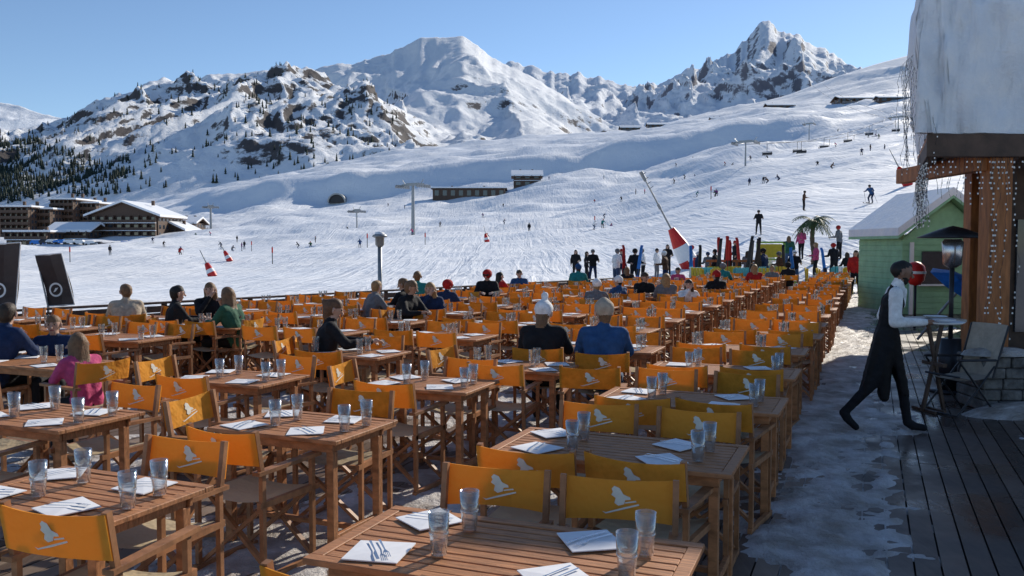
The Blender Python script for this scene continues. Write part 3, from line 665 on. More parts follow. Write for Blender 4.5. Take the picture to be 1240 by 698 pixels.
seated(F_sitE, 'seated_man', SX(152, 13.2), 13.2, -25, mats8(SK, 'beige', 'denim', HL)); seated(F_sitA, 'seated_man', SX(210, 12.8), 12.8, 60, mats8(SK, 'black', 'black', HK))
F_g = figure('woman_hair', Jsit(.1, wr=[(-.1, .4, .82), (.02, .24, 1.06)], elb=[(-.24, .22, .8), (.2, .26, .84)]), (.5, 1, -.1), 'long', 1.15, voxel=.016)
seated(F_g, 'seated_woman', SX(285, 12.3), 12.3, -75, mats8(SK, 'green', 'black', HL)); seated(F_sitB, 'seated_woman', SX(252, 14), 14, 150, mats8(SK, 'black', 'black', HL))
seated(F_sitA, 'seated_boy', -4.95, 9.35, 165, mats8(SK, 'navy', 'black', HL), .88); seated(F_sitB, 'seated_girl', SX(100, 7.9), 7.9, -60, mats8(SK, 'pink', 'black', HL), .84)
seated(F_sitE, 'seated_man', SX(-4, 8.9), 8.8, 20, mats8(SK, 'navy', 'black', HB, 'grey'))
tops = ['black', 'navy', 'red', 'teal', 'purple', 'grey', 'blue', 'black', 'grey', 'white', 'brown', 'black', 'green', 'black', 'black', 'navy', 'pink']
def rm(): return mats8(random.choice([SK, (.42, .25, .17), (.56, .36, .28)]), random.choice(tops), random.choice(['black', 'navy', 'grey', 'denim', 'black']), random.choice([HB, HL, HK, (.3, .18, .08)]), random.choice(['white', 'red', 'black', 'grey', 'black', 'blue']))
sitters = [F_sitA, F_sitB, F_sitC, F_sitD, F_sitE]
for (px, Y, fc) in [(445, 15.5, 60), (487, 14, 120), (497, 16, -60), (520, 15, 170), (540, 17, 30), (590, 20, 180), (602, 22, 40), (630, 24, 190), (505, 19, 0), (722, 17, 20), (750, 19, -40), (778, 20, 170), (808, 19, 0), (832, 18, 170), (760, 28, 0),
                    (868, 21, -10), (700, 26, 10), (915, 27, 0), (820, 28, 180), (875, 29, 30), (935, 30, 200), (955, 31, 0)]:
    seated(random.choice(sitters), 'seated_guest', SX(px, Y), Y, fc, rm(), random.uniform(.92, 1.03))
for (px, Y) in [(746, 38), (752, 42), (768, 37), (779, 44), (806, 37), (845, 38), (858, 41), (866, 40), (880, 43), (926, 36), (931, 40), (945, 37), (955, 43), (962, 38), (1010, 39), (1016, 44), (1026, 37), (1048, 36), (988, 40), (1056, 41), (1066, 37), (905, 39), (836, 45), (718, 43), (795, 46), (890, 46), (970, 46)]:
    X = SX(px, Y); person(random.choice([F_stA, F_stB, F_stC]), 'standing_skier', (X, Y, max(0, zt(X, Y)) if Y > 37.5 else 0), random.uniform(0, 360), rm(), random.uniform(.9, 1.04))
person(F_stB, 'standing_woman', (SX(1036, 32), 32, 0), 190, mats8(SK, 'red', 'black', HB))
for (px, Y, fc, tp) in [(697, 48, 180, 'black'), (710, 46, 90, 'black'), (918, 61, 200, 'black'), (808, 47, 180, 'black'), (972, 76, 120, 'brown')]:
    X = SX(px, Y); person(F_stB if tp == 'black' and px != 918 else F_stC, 'standing_skier', (X, Y, zt(X, Y)), fc, mats8(SK, tp, 'black', HB, 'black'))
X = SX(1053, 68); person(F_sk, 'skier', (X, 68, zt(X, 68)), 230, mats8(SK, 'blue', 'navy', HB, 'black'))
for i in range(75):
    Y = math.exp(random.uniform(math.log(125), math.log(440))); px = random.uniform(560, 1090) if random.random() < .8 else random.uniform(120, 560); X = SX(px, Y)
    person(random.choice([F_sk, F_sk, F_stA]), 'skier', (X, Y, zt(X, Y)-.02), random.uniform(0, 360), rm())
# ------------------------------------------------------------------ boundary rail
b = MB(); R0 = RP0-RD*12; 
for i in range(34):
    a = R0+RD*i*1.0; b.beam(a+Vector((0, 0, -.4)), a+Vector((0, 0, .74)), .09, .09)
for z in (.08, .22, .36, .50, .64): b.beam(R0+Vector((0, 0, z))+RNm*.06, R0+RD*33+Vector((0, 0, z))+RNm*.06, .025, .125)
b.beam(R0+Vector((0, 0, .76)), R0+RD*33+Vector((0, 0, .76)), .16, .04); b.obj('wooden_railing', [M_dwood], bevel=.004)
# banner flags standing behind the rail
def banner(px, Y, w_, z0, h_, lean, rz):
    b = MB(); b.cyl((0, 0, -.6), (0, 0, z0), .025, .025, 8, 0); n = 10; vs = []
    for i in range(n+1):
        t = i/n; xo = -lean*t*h_; wv = .04*math.sin(t*5)
        vs += [(xo, wv, z0+h_*t), (xo+w_*.5, wv+.03, z0+h_*t+.04*math.sin(t*3)), (xo+w_, wv-.02, z0+.04+h_*t)]
    fs = []
    for i in range(n):
        for k in (0, 1): a = i*3+k; fs.append((a, a+1, a+4, a+3))
    b.add(vs, fs, 1)
    b.cyl((0, 0, z0), (-lean*h_, 0, z0+h_), .018, .012, 6, 0)
    for k in (0, n): b.cyl(vs[k*3], vs[k*3+2], .010, .010, 6, 2)
    b.cyl(vs[2], vs[n*3+2], .010, .010, 6, 2)
    vr = []; c0 = Vector((w_*.5-lean*h_*.3, -.07, z0+h_*.33)); m = 26
    for i in range(m):
        a_ = math.pi*2*i/(m-1)
        for r in (.10, .135): vr.append(c0+Vector((r*math.cos(a_), 0, r*math.sin(a_))))
    b.add(vr, [(2*i, 2*i+1, 2*i+3, 2*i+2) for i in range(m-1)], 2)
    b.add([c0+Vector((-.05, 0, -.05)), c0+Vector((.0, 0, -.03)), c0+Vector((.05, 0, .04)), c0+Vector((-.01, 0, .03))], [(0, 1, 2, 3)], 2)
    b.obj('banner_flag', [M_grey, M_brown, M_white], (SX(px, Y), Y, .0), rz)
banner(57, 16.5, .55, .75, .97, .22, -.1); banner(-24, 15.4, .62, .72, 1.2, -.12, .0)
# ------------------------------------------------------------------ slope furniture
def pylon(px, py_top, py_base, Y, w_=6):
    t = S(px, py_top, Y); base = zt(t.x, Y); h = t.z-base; b = MB()
    b.cyl((0, 0, -1), (0, 0, h), .45 if h > 8 else .25, .3 if h > 8 else .16, 12)
    b.beam((-w_/2, 0, h), (w_/2, 0, h), .5, .45); b.beam((-w_*.3, 0, h+.3), (w_*.3, 0, h+.3), .3, .2)
    for s in (-1, 1):
        b.beam((s*w_/2, -2.2, h-.2), (s*w_/2, 2.2, h-.2), .2, .35)
        for k in range(6): b.cyl((s*w_/2-.15, -2+k*.8, h-.45), (s*w_/2+.15, -2+k*.8, h-.45), .3, .3, 10)
        b.beam((s*w_*.35, 0, h), (s*w_*.5, 0, h+1.1), .12, .12)
    b.obj('chairlift_pylon', [M_grey], (t.x, Y, base), -.6)
    return Vector((t.x, Y, base+h))
p1 = pylon(500, 224, 292, 190, 6); p2 = pylon(903, 172, 226, 230, 6); p3 = pylon(1088, 142, 165, 330, 6); pylon(432, 255, 277, 260, 3); pylon(255, 250, 275, 300, 3); pylon(980, 150, 165, 420, 5)
b = MB()
def cable(a, c, r=.06, sag=3):
    pr = a
    for i in range(1, 13):
        t = i/12; q = a.lerp(c, t); q.z -= sag*4*t*(1-t); b.cyl(pr, q, r, r, 5); pr = q
for s in (-3, 3):
    off = Vector((s, s*-.6, -.2)); cable(p2+off, p3+off); cable(p3+off, p3+off+Vector((60, 260, 60)))
b.obj('chairlift_cable', [M_dark], smooth=True)
ch = MB()
for s in (-1.3, 1.3): ch.cyl((s, 0, 0), (s, 0, .9), .05, .05, 6)
ch.cyl((0, 0, .9), (0, 0, 3.2), .06, .06, 6); ch.beam((-1.3, 0, .9), (1.3, 0, .9), .08, .08); ch.box((0, 0, 0), (2.8, .6, .12)); ch.box((0, .3, .45), (2.8, .1, .6)); ch.beam((-1.4, -.6, .6), (1.4, -.6, .6), .06, .06)
CHM = ch.mesh('chairlift_chair', [M_dark])
for i in range(1, 6):
    for s in (-3, 3):
        t = (i+.3*(s > 0))/6; q = p2.lerp(p3, t)+Vector((s, -.6*s, -.2)); q.z -= 12*t*(1-t)+3.2; place(CHM, 'chairlift_chair', q, -.6)
def marker(px, py_b, Y, h, tilt, w_=.8):
    X = SX(px, Y); b = MB()
    b.lathe([(w_*.62, 0), (w_*.62, h*.3)], 14, 0); b.lathe([(w_*.62, h*.3), (w_*.5, h*.55)], 14, 1); b.lathe([(w_*.5, h*.55), (w_*.3, h*.95), (w_*.1, h), (0, h)], 14, 0)
    b.cyl((0, 0, h*.9), (0, 0, h*1.9), .06, .03, 6, 2)
    o = b.obj('slope_padding', [M_red, M_white, M_grey], (X, Y, zt(X, Y)-.05), 0, smooth=True); o.rotation_euler = (0, tilt, 0)
marker(258, 345, 72, 1.3, -.45, .6); marker(279, 320, 105, 1.5, -.5, .6); marker(590, 284, 125, 1.3, -.2, .6); marker(1098, 230, 80, 2.0, -.5, .7)
# snow lance with red and white padding
Y = 50; X0 = SX(834, Y); z0 = zt(X0, Y); b = MB(); a = Vector((.3, 0, -.2)); top = S(778, 212, Y)-Vector((X0, Y, z0)); dr = (top-a).normalized()
b.cyl(a, a+dr*.8, .55, .55, 14, 0); b.cyl(a+dr*.8, a+dr*1.7, .55, .46, 14, 1); b.cyl(a+dr*1.7, a+dr*2.8, .46, .2, 14, 0); b.cyl(a+dr*2.7, top, .06, .04, 8, 2); b.cyl(a+dr*4.1, a+dr*4.4, .09, .09, 8, 2); b.cyl(top-dr*.4, top+dr*.2, .1, .12, 8, 2)
for k in range(4): b.cyl(top-dr*(.3*k), top-dr*(.3*k)+Vector((.2, 0, .15)), .03, .02, 6, 2)
b.obj('snow_lance', [M_red, M_white, M_grey], (X0, Y, z0))
# capped lamp post
Y = 25; X0 = SX(460, Y); z0 = zt(X0, Y); b = MB(); t = S(460, 283, Y).z-z0
b.cyl((0, 0, -.2), (0, 0, t-.35), .07, .06, 12, 0); b.lathe([(.08, t-.38), (.13, t-.32), (.13, t-.12), (.22, t-.1), (.2, t-.04), (.08, t), (0, t+.01)], 16, 0)
b.lathe([(.14, t-.03), (.13, t+.03), (0, t+.06)], 14, 1); b.obj('street_lamp', [M_grey, M_rsnow], (X0, Y, z0), smooth=True)
for (px, Y) in [(85, 110), (330, 100), (445, 120), (515, 130), (720, 140), (305, 150), (860, 130)]:
    X = SX(px, Y); b = MB(); b.cyl((0, 0, -.2), (0, 0, 2.0), .05, .05, 6, 0); b.cyl((0, 0, 1.3), (0, 0, 1.9), .09, .09, 8, 1); b.obj('piste_marker', [M_dark, M_red], (X, Y, zt(X, Y)))
# palm
Y = 44; X0 = SX(985, Y); b = MB(); top = S(985, 268, Y).z; zb = zt(X0, Y); pr = Vector((0, 0, 0)); hh = top-zb
for k in range(1, 9):
    q = Vector((.04*math.sin(k), .03*k, hh*k/8)); b.cyl(pr, q, .13-.004*k, .145-.004*k, 9, 0); pr = q
for k in range(34):
    a_ = k*2.4; up_ = random.uniform(-.1, 1.1); ln = random.uniform(.8, 1.15); pv = None; 
    for j in range(8):
        t = j/7; c = pr+Vector((math.cos(a_)*ln*t, math.sin(a_)*ln*t, ln*(up_*t-.95*t*t)))
        if pv is not None:
            dn = (c-pv).normalized(); sdv = dn.cross(Vector((0, 0, 1))).normalized(); wl = .26*math.sin(math.pi*(t*.85+.1))+.03
            for s in (-1, 1):
                for e in (0, .5):
                    p0 = pv.lerp(c, e); p1_ = pv.lerp(c, e+.35); b.add([p0, p1_, p1_+sdv*s*wl+dn*.12-Vector((0, 0, wl*.5)), ], [(0, 1, 2)], 1)
            b.cyl(pv, c, .012, .01, 4, 1)
        pv = c
b.obj('palm_tree', [M_trunk, M_leaf], (X0, Y, zb))
# planted skis
for k, px in enumerate([868, 876, 881, 884, 897, 903, 912, 921, 838, 846, 950, 963, 1002, 756, 770, 873, 907]):
    Y = 36.5+random.uniform(-1, 1.5); c1 = random.choice([M_red, M_dark, M_blue, M_dark, M_dark]); b = MB(); h = random.uniform(1.65, 1.85); zz = .35 if 860 < px < 925 else 0
    for s, rr in ((-.05, .02), (.05, -.04)):
        b.beam((s, 0, 0), (s+rr, .0, h), .085, .018, 0, up=(0, 1, 0)); b.beam((s+rr, 0, h), (s+rr, .07, h+.13), .08, .014, 0, up=(0, 1, 0)); b.box((s, -.03, .8), (.06, .05, .28), 1)
    o = b.obj('skis', [c1, M_dark], (SX(px, Y), Y, zz), random.uniform(-.5, .5)); o.rotation_euler = (random.uniform(-.05, .1), random.uniform(-.14, .14), random.uniform(-.6, .6))
b = MB()
for px in (860, 892, 925):
    b.beam((SX(px, 37.5), 37.5, 0), (SX(px, 37.5), 37.5, 1.2), .08, .08)
b.beam((SX(855, 37.5), 37.5, 1.25), (SX(930, 37.5), 37.5, 1.25), .08, .1); b.beam((SX(855, 37.5), 37.5, .4), (SX(930, 37.5), 37.5, .4), .08, .1); b.box((SX(892, 36.6), 36.6, .17), (2.6, 2.2, .34)); b.obj('ski_rack', [M_owood])
def lounge(cm, p, rz):
    b = MB()
    for s in (-.3, .3):
        b.beam((s, -.3, 0), (s, -.3, 1.0), .06, .06); b.beam((s, .3, 0), (s, .3, .6), .06, .06); b.beam((s, -.35, .6), (s, .36, .6), .1, .03)
    for k in range(5): b.beam((-.3, -.25+k*.13, .4), (.3, -.25+k*.13, .4), .1, .025)
    for k in range(4): b.beam((-.24+k*.16, -.3, .42), (-.24+k*.16, -.36, 1.05), .12, .02, up=(0, 1, 0))
    b.obj('painted_wooden_chair', [cm], p, rz)
My = mat('yellow_paint', (.6, .45, .03), .5, var=.1); Mg = mat('lime_paint', (.28, .5, .08), .5, var=.1); Mt = mat('turquoise_paint', (.1, .45, .5), .5, var=.1)
for k in range(26):
    px = random.uniform(835, 1035); Y = random.uniform(33, 37); lounge(random.choice([My, Mg, Mt, M_white, Mt, M_white, My]), (SX(px, Y), Y, 0), random.uniform(0, 6))
b = MB()
for s in (-.6, .6): b.beam((s, 0, 0), (s, 0, 2.1), .08, .08, 0)
b.beam((-.64, 0, 2.06), (.64, 0, 2.06), .08, .08, 0); b.beam((-.6, 0, 1.3), (.6, 0, 1.3), .06, .06, 0); b.box((0, .02, 1.68), (1.0, .04, .6), 1); b.obj('lime_sign_board', [Mg, My], (SX(933, 39), 39, 0))
# ------------------------------------------------------------------ distant buildings
def block(name, pxa, pxb, pyt, pyb, Y, depth, floors, bays, roof='gable', ang=0, gable_front=True, fac=M_dwood, embed=2.0):
    a = S(pxa, pyb, Y); c = S(pxb, pyb, Y); w_ = c.x-a.x; zb = a.z; zt_ = S(pxa, pyt, Y).z; H = zt_-zb
    em = bpy.data.objects.new(name, None); COL.objects.link(em); em.location = ((a.x+c.x)/2, Y+depth/2, zb); em.rotation_euler = (0, 0, ang)
    rh = H*.3 if roof == 'gable' else H*.1; hw = H-rh; b = MB(); b.box((0, 0, hw/2-embed/2), (w_, depth, hw+embed), 0)
    if roof == 'gable' and gable_front: b.add([(-w_/2, -depth/2, hw), (w_/2, -depth/2, hw), (0, -depth/2, H-.05), (-w_/2, depth/2, hw), (w_/2, depth/2, hw), (0, depth/2, H-.05)], [(0, 1, 2), (5, 4, 3)], 0)
    o = b.obj('walls', [fac]); o.parent = em
    b = MB(); fh = hw/floors; bw = w_/bays
    for f_ in range(floors):
        for k in range(bays):
            x = -w_/2+bw*(k+.5); z = fh*(f_+.5); b.box((x, -depth/2-.02, z), (bw*.5, .12, fh*.55), 0)
        nd = max(2, int(depth/bw))
        for k in range(nd):
            for s in (-1, 1): b.box((s*(w_/2+.02), -depth/2+depth/nd*(k+.5), fh*(f_+.5)), (.12, depth/nd*.45, fh*.5), 0)
    o = b.obj('windows', [M_win]); o.parent = em
    b = MB()
    for f_ in range(1, floors):
        z = fh*f_; b.box((0, -depth/2-.8, z), (w_*.96, 1.5, .2), 1 if floors < 5 else 0); b.box((0, -depth/2-1.5, z+.6), (w_*.96, .1, .9), 0)
        for k in range(bays+1): b.box((-w_*.48+w_*.96*k/bays, -depth/2-.8, z+fh*.5), (.2, 1.4, fh*.9), 0)
    o = b.obj('balconies', [M_dwood, M_rsnow]); o.parent = em
    b = MB(); ov = 1.2
    if roof == 'gable':
        for s in (-1, 1):
            if gable_front:
                p = [Vector((s*(w_/2+ov), -depth/2-ov, hw-ov*rh/(w_/2))), Vector((0, -depth/2-ov, H)), Vector((0, depth/2+ov, H)), Vector((s*(w_/2+ov), depth/2+ov, hw-ov*rh/(w_/2)))]
            else:
                p = [Vector((-w_/2-ov, s*(depth/2+ov), hw-ov*rh/(depth/2))), Vector((-w_/2-ov, 0, H)), Vector((w_/2+ov, 0, H)), Vector((w_/2+ov, s*(depth/2+ov), hw-ov*rh/(depth/2)))]
            t = .7; up_ = [q+Vector((0, 0, t)) for q in p]
            b.add(p+up_, [(0, 1, 2, 3), (4, 5, 6, 7), (0, 4, 5, 1), (1, 5, 6, 2), (2, 6, 7, 3), (3, 7, 4, 0)], 0)
            lo = [q-Vector((0, 0, .35)) for q in p]; b.add([q-Vector((0, 0, .01)) for q in p]+lo, [(0, 1, 2, 3), (4, 5, 6, 7), (0, 4, 5, 1), (1, 5, 6, 2), (2, 6, 7, 3), (3, 7, 4, 0)], 1)
    else:
        b.box((0, 0, hw+.3), (w_+1.6, depth+1.6, .6), 0); b.box((0, 0, hw-.2), (w_+1.7, depth+1.7, .38), 1)
    for k in range(2): b.box((w_*(.2-.45*k), depth*.1, H+.3), (.9, .9, 1.6), 1)
    o = b.obj('roof', [M_rsnow, M_dwood]); o.parent = em
block('apartment_building', 3, 38, 246, 294, 330, 18, 6, 5, 'flat'); block('apartment_building', 38, 64, 249, 294, 336, 18, 5, 4, 'flat'); block('apartment_building', 64, 92, 236, 294, 345, 20, 7, 5, 'flat'); block('apartment_building', 92, 120, 241, 294, 350, 20, 6, 5, 'flat'); block('apartment_building', -60, 0, 250, 294, 345, 18, 5, 9, 'flat')
block('wooden_chalet', 108, 192, 245, 298, 290, 22, 4, 8, 'gable'); block('wooden_chalet', 60, 108, 271, 299, 280, 12, 2, 5, 'gable', 0, False); block('wooden_chalet', 190, 222, 270, 296, 300, 14, 3, 4, 'gable'); block('wooden_chalet', 212, 236, 264, 284, 340, 12, 2, 3, 'gable', 0, False)
block('wooden_chalet', 8, 60, 279, 300, 270, 10, 2, 6, 'flat')
def ground_block(name, pxa, pxb, Y, hpx, *a, **k):
    x = SX((pxa+pxb)/2, Y); z = zt(x, Y); py = 298-(z-CH)/Y*FPX; block(name, pxa, pxb, py-hpx, py+1, Y, *a, **k)
ground_block('lift_station', 524, 612, 405, 12, 14, 1, 9, 'flat'); ground_block('lift_station', 622, 655, 425, 18, 12, 2, 3, 'gable', 0, False); ground_block('mountain_hut', 752, 775, 980, 9, 14, 2, 3, 'gable', 0, False); ground_block('mountain_hut', 785, 808, 985, 7, 14, 1, 4, 'gable', 0, False)
ground_block('mountain_restaurant', 1018, 1082, 760, 14, 22, 2, 8, 'gable', 0, False); ground_block('mountain_hut', 930, 962, 900, 9, 14, 1, 4, 'gable', 0, False); ground_block('mountain_hut', 862, 878, 900, 7, 10, 1, 3, 'gable', 0, False); ground_block('mountain_hut', 1065, 1100, 700, 7, 10, 1, 3, 'gable', 0, False)
# tunnel portal under the banked piste
X = SX(410, 470); z = zt(X, 470); b = MB(); n = 12
for k in range(n):
    a0, a1 = math.pi*k/n, math.pi*(k+1)/n; b.add([(4.2*math.cos(a0), 0, 4.2*math.sin(a0)), (4.2*math.cos(a1), 0, 4.2*math.sin(a1)), (5*math.cos(a1), 0, 5*math.sin(a1)), (5*math.cos(a0), 0, 5*math.sin(a0)), (4.2*math.cos(a0), 14, 4.2*math.sin(a0)), (4.2*math.cos(a1), 14, 4.2*math.sin(a1)), (5*math.cos(a1), 14, 5*math.sin(a1)), (5*math.cos(a0), 14, 5*math.sin(a0))], [(0, 1, 2, 3), (0, 4, 5, 1), (3, 2, 6, 7)], 0)
b.add([(4.2*math.cos(math.pi*k/n), 1.5, 4.2*math.sin(math.pi*k/n)) for k in range(n+1)], [list(range(n+1))], 1); b.obj('tunnel_portal', [M_grey, M_dark], (X, 466, z))
for k in range(12):
    px = 44+k*11+random.uniform(-3, 3); Y = 262; X = SX(px, Y); b = MB(); z = zt(X, Y)
    b.add([(-2.1, -.85, .35), (2.1, -.85, .35), (2.1, .85, .35), (-2.1, .85, .35), (-2.1, -.85, .9), (2.1, -.85, .85), (2.1, .85, .85), (-2.1, .85, .9), (-1.5, -.7, 1.45), (.8, -.7, 1.45), (.8, .7, 1.45), (-1.5, .7, 1.45), (1.3, -.8, .9), (1.3, .8, .9)],
          [(0, 1, 5, 12, 4), (3, 7, 13, 6, 2), (0, 4, 7, 3), (1, 2, 6, 5), (5, 6, 13, 12), (4, 12, 9, 8), (7, 11, 10, 13), (12, 13, 10, 9), (8, 9, 10, 11), (4, 8, 11, 7)], 0)
    for sx in (-1.3, 1.3):
        for sy in (-.86, .86): b.cyl((sx, sy-.08, .33), (sx, sy+.08, .33), .33, .33, 12, 1)
    b.obj('parked_car', [random.choice([M_dark, M_grey, M_white, M_blue, M_dark]), M_dark], (X, Y, z))
# ------------------------------------------------------------------ restaurant building at right
em = bpy.data.objects.new('restaurant_building', None); COL.objects.link(em)
def par(o): o.parent = em; return o
b = MB()
E0 = S(1118, 190, 10).z
def fbox(x0, x1, y0, y1, z0, z1, mi=0, sk=.42):
    vs = [(x0, y0, z0), (x1, y0, z0), (x1+sk*(y1-y0), y1, z0), (x0+sk*(y1-y0), y1, z0)]; vs += [(p[0], p[1], z1) for p in vs]
    b.add(vs, [(0, 3, 2, 1), (4, 5, 6, 7), (0, 1, 5, 4), (1, 2, 6, 5), (2, 3, 7, 6), (3, 0, 4, 7)], mi)
cx = SX(1119, 10)
fbox(cx, cx+9, 10, 10.12, E0, E0+.26, 0); fbox(cx+.05, cx+9.05, 10.12, 12.4, E0+.18, E0+.24, 1)
fbox(cx+.05, cx+.17, 10.12, 12.4, E0, E0+.18, 0, .42)
for k in range(9): fbox(cx+.3+k*.9, cx+.4+k*.9, 10.12, 12.4, E0+.04, E0+.178, 0)
par(b.obj('canopy', [M_dwood, M_owood], bevel=.004))
# thick snow on the canopy: near-vertical rounded faces
nx, ny = 100, 44; Pn = np.zeros((ny, nx, 3))
for j in range(ny):
    for i in range(nx):
        a = i/(nx-1); c = j/(ny-1)
        x = 9.3*a**2.4; y = 2.9*c**2.0
        hx_ = min(1, (a*nx)/16); hy_ = min(1, (c*ny)/16)
        lo_ = min(hx_, hy_)
        n = noise.fractal((x*.9+3, y*.9, lo_*1.5), .9, 2, 4); n3 = noise.fractal((a*14, c*9, lo_*3), .8, 2, 3)
        zz = math.sin(lo_*math.pi/2)**.8
        ox = -.16*math.sin(min(1, hx_*1.3)*math.pi)*(1 if hx_ < 1 else 0)+(x if hx_ >= 1 else .02+.2*max(0, hx_-.6))
        oy = -.10*math.sin(min(1, hy_*1.3)*math.pi)*(1 if hy_ < 1 else 0)+(y if hy_ >= 1 else .02+.2*max(0, hy_-.6))
        top = 1.85+.25*oy+.15*n
        Pn[j, i] = (cx+ox+.42*max(oy, 0)+.09*n3, 10+oy+.12*n3, E0+.27+zz*top)
sn = np_mesh('roof_snow', Pn.reshape(-1, 3), ny, nx, [M_rsnow]); par(place(sn, 'roof_snow'))
b = MB(); fbox(cx+.14, cx+9, 10.12, 12.6, E0+.262, E0+1.6, 0); par(b.obj('roof_snow_base', [M_rsnow]))
b = MB()
px_ = SX(1218, 9.95)
b.box((px_, 10.2, (.66+E0)/2), (.26, .24, E0-.66), 0)
b.box((SX(1178, 12.2), 12.2, (E0+.1)/2), (.2, .2, E0+.1), 0); b.box((px_+3, 10.2, E0/2), (.26, .26, E0), 0)
b.box((px_-.2, 11.2, E0-.05), (.14, 2.1, .2), 0)
par(b.obj('timber_posts', [M_owood], bevel=.006))
b = MB()
for r_i in range(5):
    x = 0
    while x < 1.5:
        w_ = random.uniform(.18, .34); b.box((px_-.28+x+w_/2, 10.16+random.uniform(-.02, .02), .065+r_i*.125), (w_-.012, .62, .115), 0); x += w_
b.box((px_+.45, 10.16, .32), (1.4, .56, .6), 1); par(b.obj('stone_plinth', [M_rock, M_dark], bevel=.012))
b = MB()
wx = [(SX(1196, 11.6), 11.6), (SX(1172, 20), 20), (SX(1172, 20)+9, 20), (SX(1196, 11.6)+9, 11.6)]
vs = [(x, y, 0) for x, y in wx]+[(x, y, 3.6) for x, y in wx]; b.add(vs, [(0, 1, 5, 4), (1, 2, 6, 5), (2, 3, 7, 6), (3, 0, 4, 7), (4, 5, 6, 7)], 0); par(b.obj('walls', [M_dwood]))
b = MB()
w0 = Vector((*wx[0], 0)); w3 = Vector((*wx[3], 0)); w1 = Vector((*wx[1], 0))
for k in range(5):
    a = w0.lerp(w3, .04+k*.19); c = w0.lerp(w3, .04+k*.19+.15); b.beam(a+Vector((0, -.03, 1.5)), c+Vector((0, -.03, 1.5)), .04, 1.5, 0)
for k in range(5):
    a = w0.lerp(w1, .05+k*.19); c = w0.lerp(w1, .05+k*.19+.14); b.beam(a+Vector((-.03, 0, 1.6)), c+Vector((-.03, 0, 1.6)), .04, 1.5, 0)
par(b.obj('windows', [M_win]))
b = MB()
rx = [(wx[0][0]-.5, 12.9), (wx[1][0]-.5, 20.6), (wx[2][0]+1, 20.6), (wx[3][0]+1, 12.9)]
vs = [(x, y, 3.61) for x, y in rx]+[(x, y, 3.8) for x, y in rx]; b.add(vs, [(0, 1, 5, 4), (1, 2, 6, 5), (2, 3, 7, 6), (3, 0, 4, 7), (4, 5, 6, 7), (3, 2, 1, 0)], 1)
vs = [(x, y, 3.802) for x, y in rx]+[(x+.1, y, 4.9) for x, y in rx]; b.add(vs, [(0, 1, 5, 4), (1, 2, 6, 5), (2, 3, 7, 6), (3, 0, 4, 7), (4, 5, 6, 7)], 0)
par(b.obj('rear_roof', [M_rsnow, M_dwood], bevel=.08))
b = MB(); b.lathe([(.42, .0), (.38, .07), (.22, .12), (0, .14)], 18, 0, (0, 0, 0)); o = b.obj('snow_pile', [M_dsnow], (px_-.05, 9.98, .64), smooth=True); o.scale = (1.0, .45, .7)
b = MB(); b.lathe([(.75, -.02), (.6, .06), (.35, .15), (0, .2)], 22, 0); o = b.obj('snow_pile', [M_dsnow], (px_+.1, 9.65, 0), smooth=True); o.scale = (1, .45, .8)
# icicle string lights
Mb = mat('fairy_bulb', (.85, .84, .8), .3, var=.1); b = MB()
def strands(a, c, n, lo, hi, bs=.012):
    for k in range(n):
        p = Vector(a).lerp(Vector(c), (k+random.random()*.7)/n); ln = random.uniform(lo, hi); q = p.copy(); steps = int(ln/.06)+1
        for s in range(steps):
            r = q+Vector((random.uniform(-.02, .02), random.uniform(-.02, .02), -.06)); b.beam(q, r, .003, .003, 0)
            if random.random() < .6: b.box(r, (bs, bs, bs*1.7), 1)
            q = r
strands((cx+.02, 9.99, E0), (cx+2.2, 9.99, E0), 50, .08, .55, .011); strands((cx+.05, 10.1, E0), (cx+1.0, 12.4, E0), 60, .25, .8, .011)
strands((px_-.14, 10.06, E0), (px_+.14, 10.06, E0), 7, 1.5, 2.1); strands((cx-.05, 9.95, E0+1.3), (cx+.7, 12.3, E0+1.5), 26, .8, 1.5, .010)
b.obj('icicle_string_lights', [M_dark, Mb])
# patio heater
b = MB(); hx, hy = SX(1153, 11.2), 11.2
b.cyl((0, 0, 0), (0, 0, .04), .25, .25, 20, 0); b.cyl((0, 0, .04), (0, 0, .7), .15, .13, 14, 0); b.cyl((0, 0, .7), (0, 0, 1.65), .03, .03, 8, 0)
b.lathe([(.05, 1.62), (.11, 1.66), (.13, 1.95), (.1, 1.98), (.1, 1.99)], 14, 1); b.lathe([(0, 2.12), (.12, 2.1), (.42, 2.0), (.43, 2.01), (.12, 2.13), (0, 2.16)], 24, 0); b.obj('patio_heater', [M_dark, M_steel], (hx, hy, 0), smooth=True)
# serving stand
b = MB(); b.box((0, 0, 1.06), (.42, .5, .03), 0); b.beam((-.14, 0, 0), (.1, 0, 1.05), .035, .035, 1); b.beam((.14, 0, 0), (-.1, 0, 1.05), .035, .035, 1); b.beam((0, -.2, .02), (0, .2, .02), .04, .04, 1); b.beam((-.12, -.2, .02), (-.12, .2, .02), .03, .03, 1); b.box((0, 0, .55), (.05, .36, .04), 1); b.lathe([(0, 1.08), (.09, 1.08), (.13, 1.1)], 16, 2)
b.obj('serving_stand', [M_grey, M_dwood, M_white], (SX(1134, 9.9), 9.9, 0), .2)
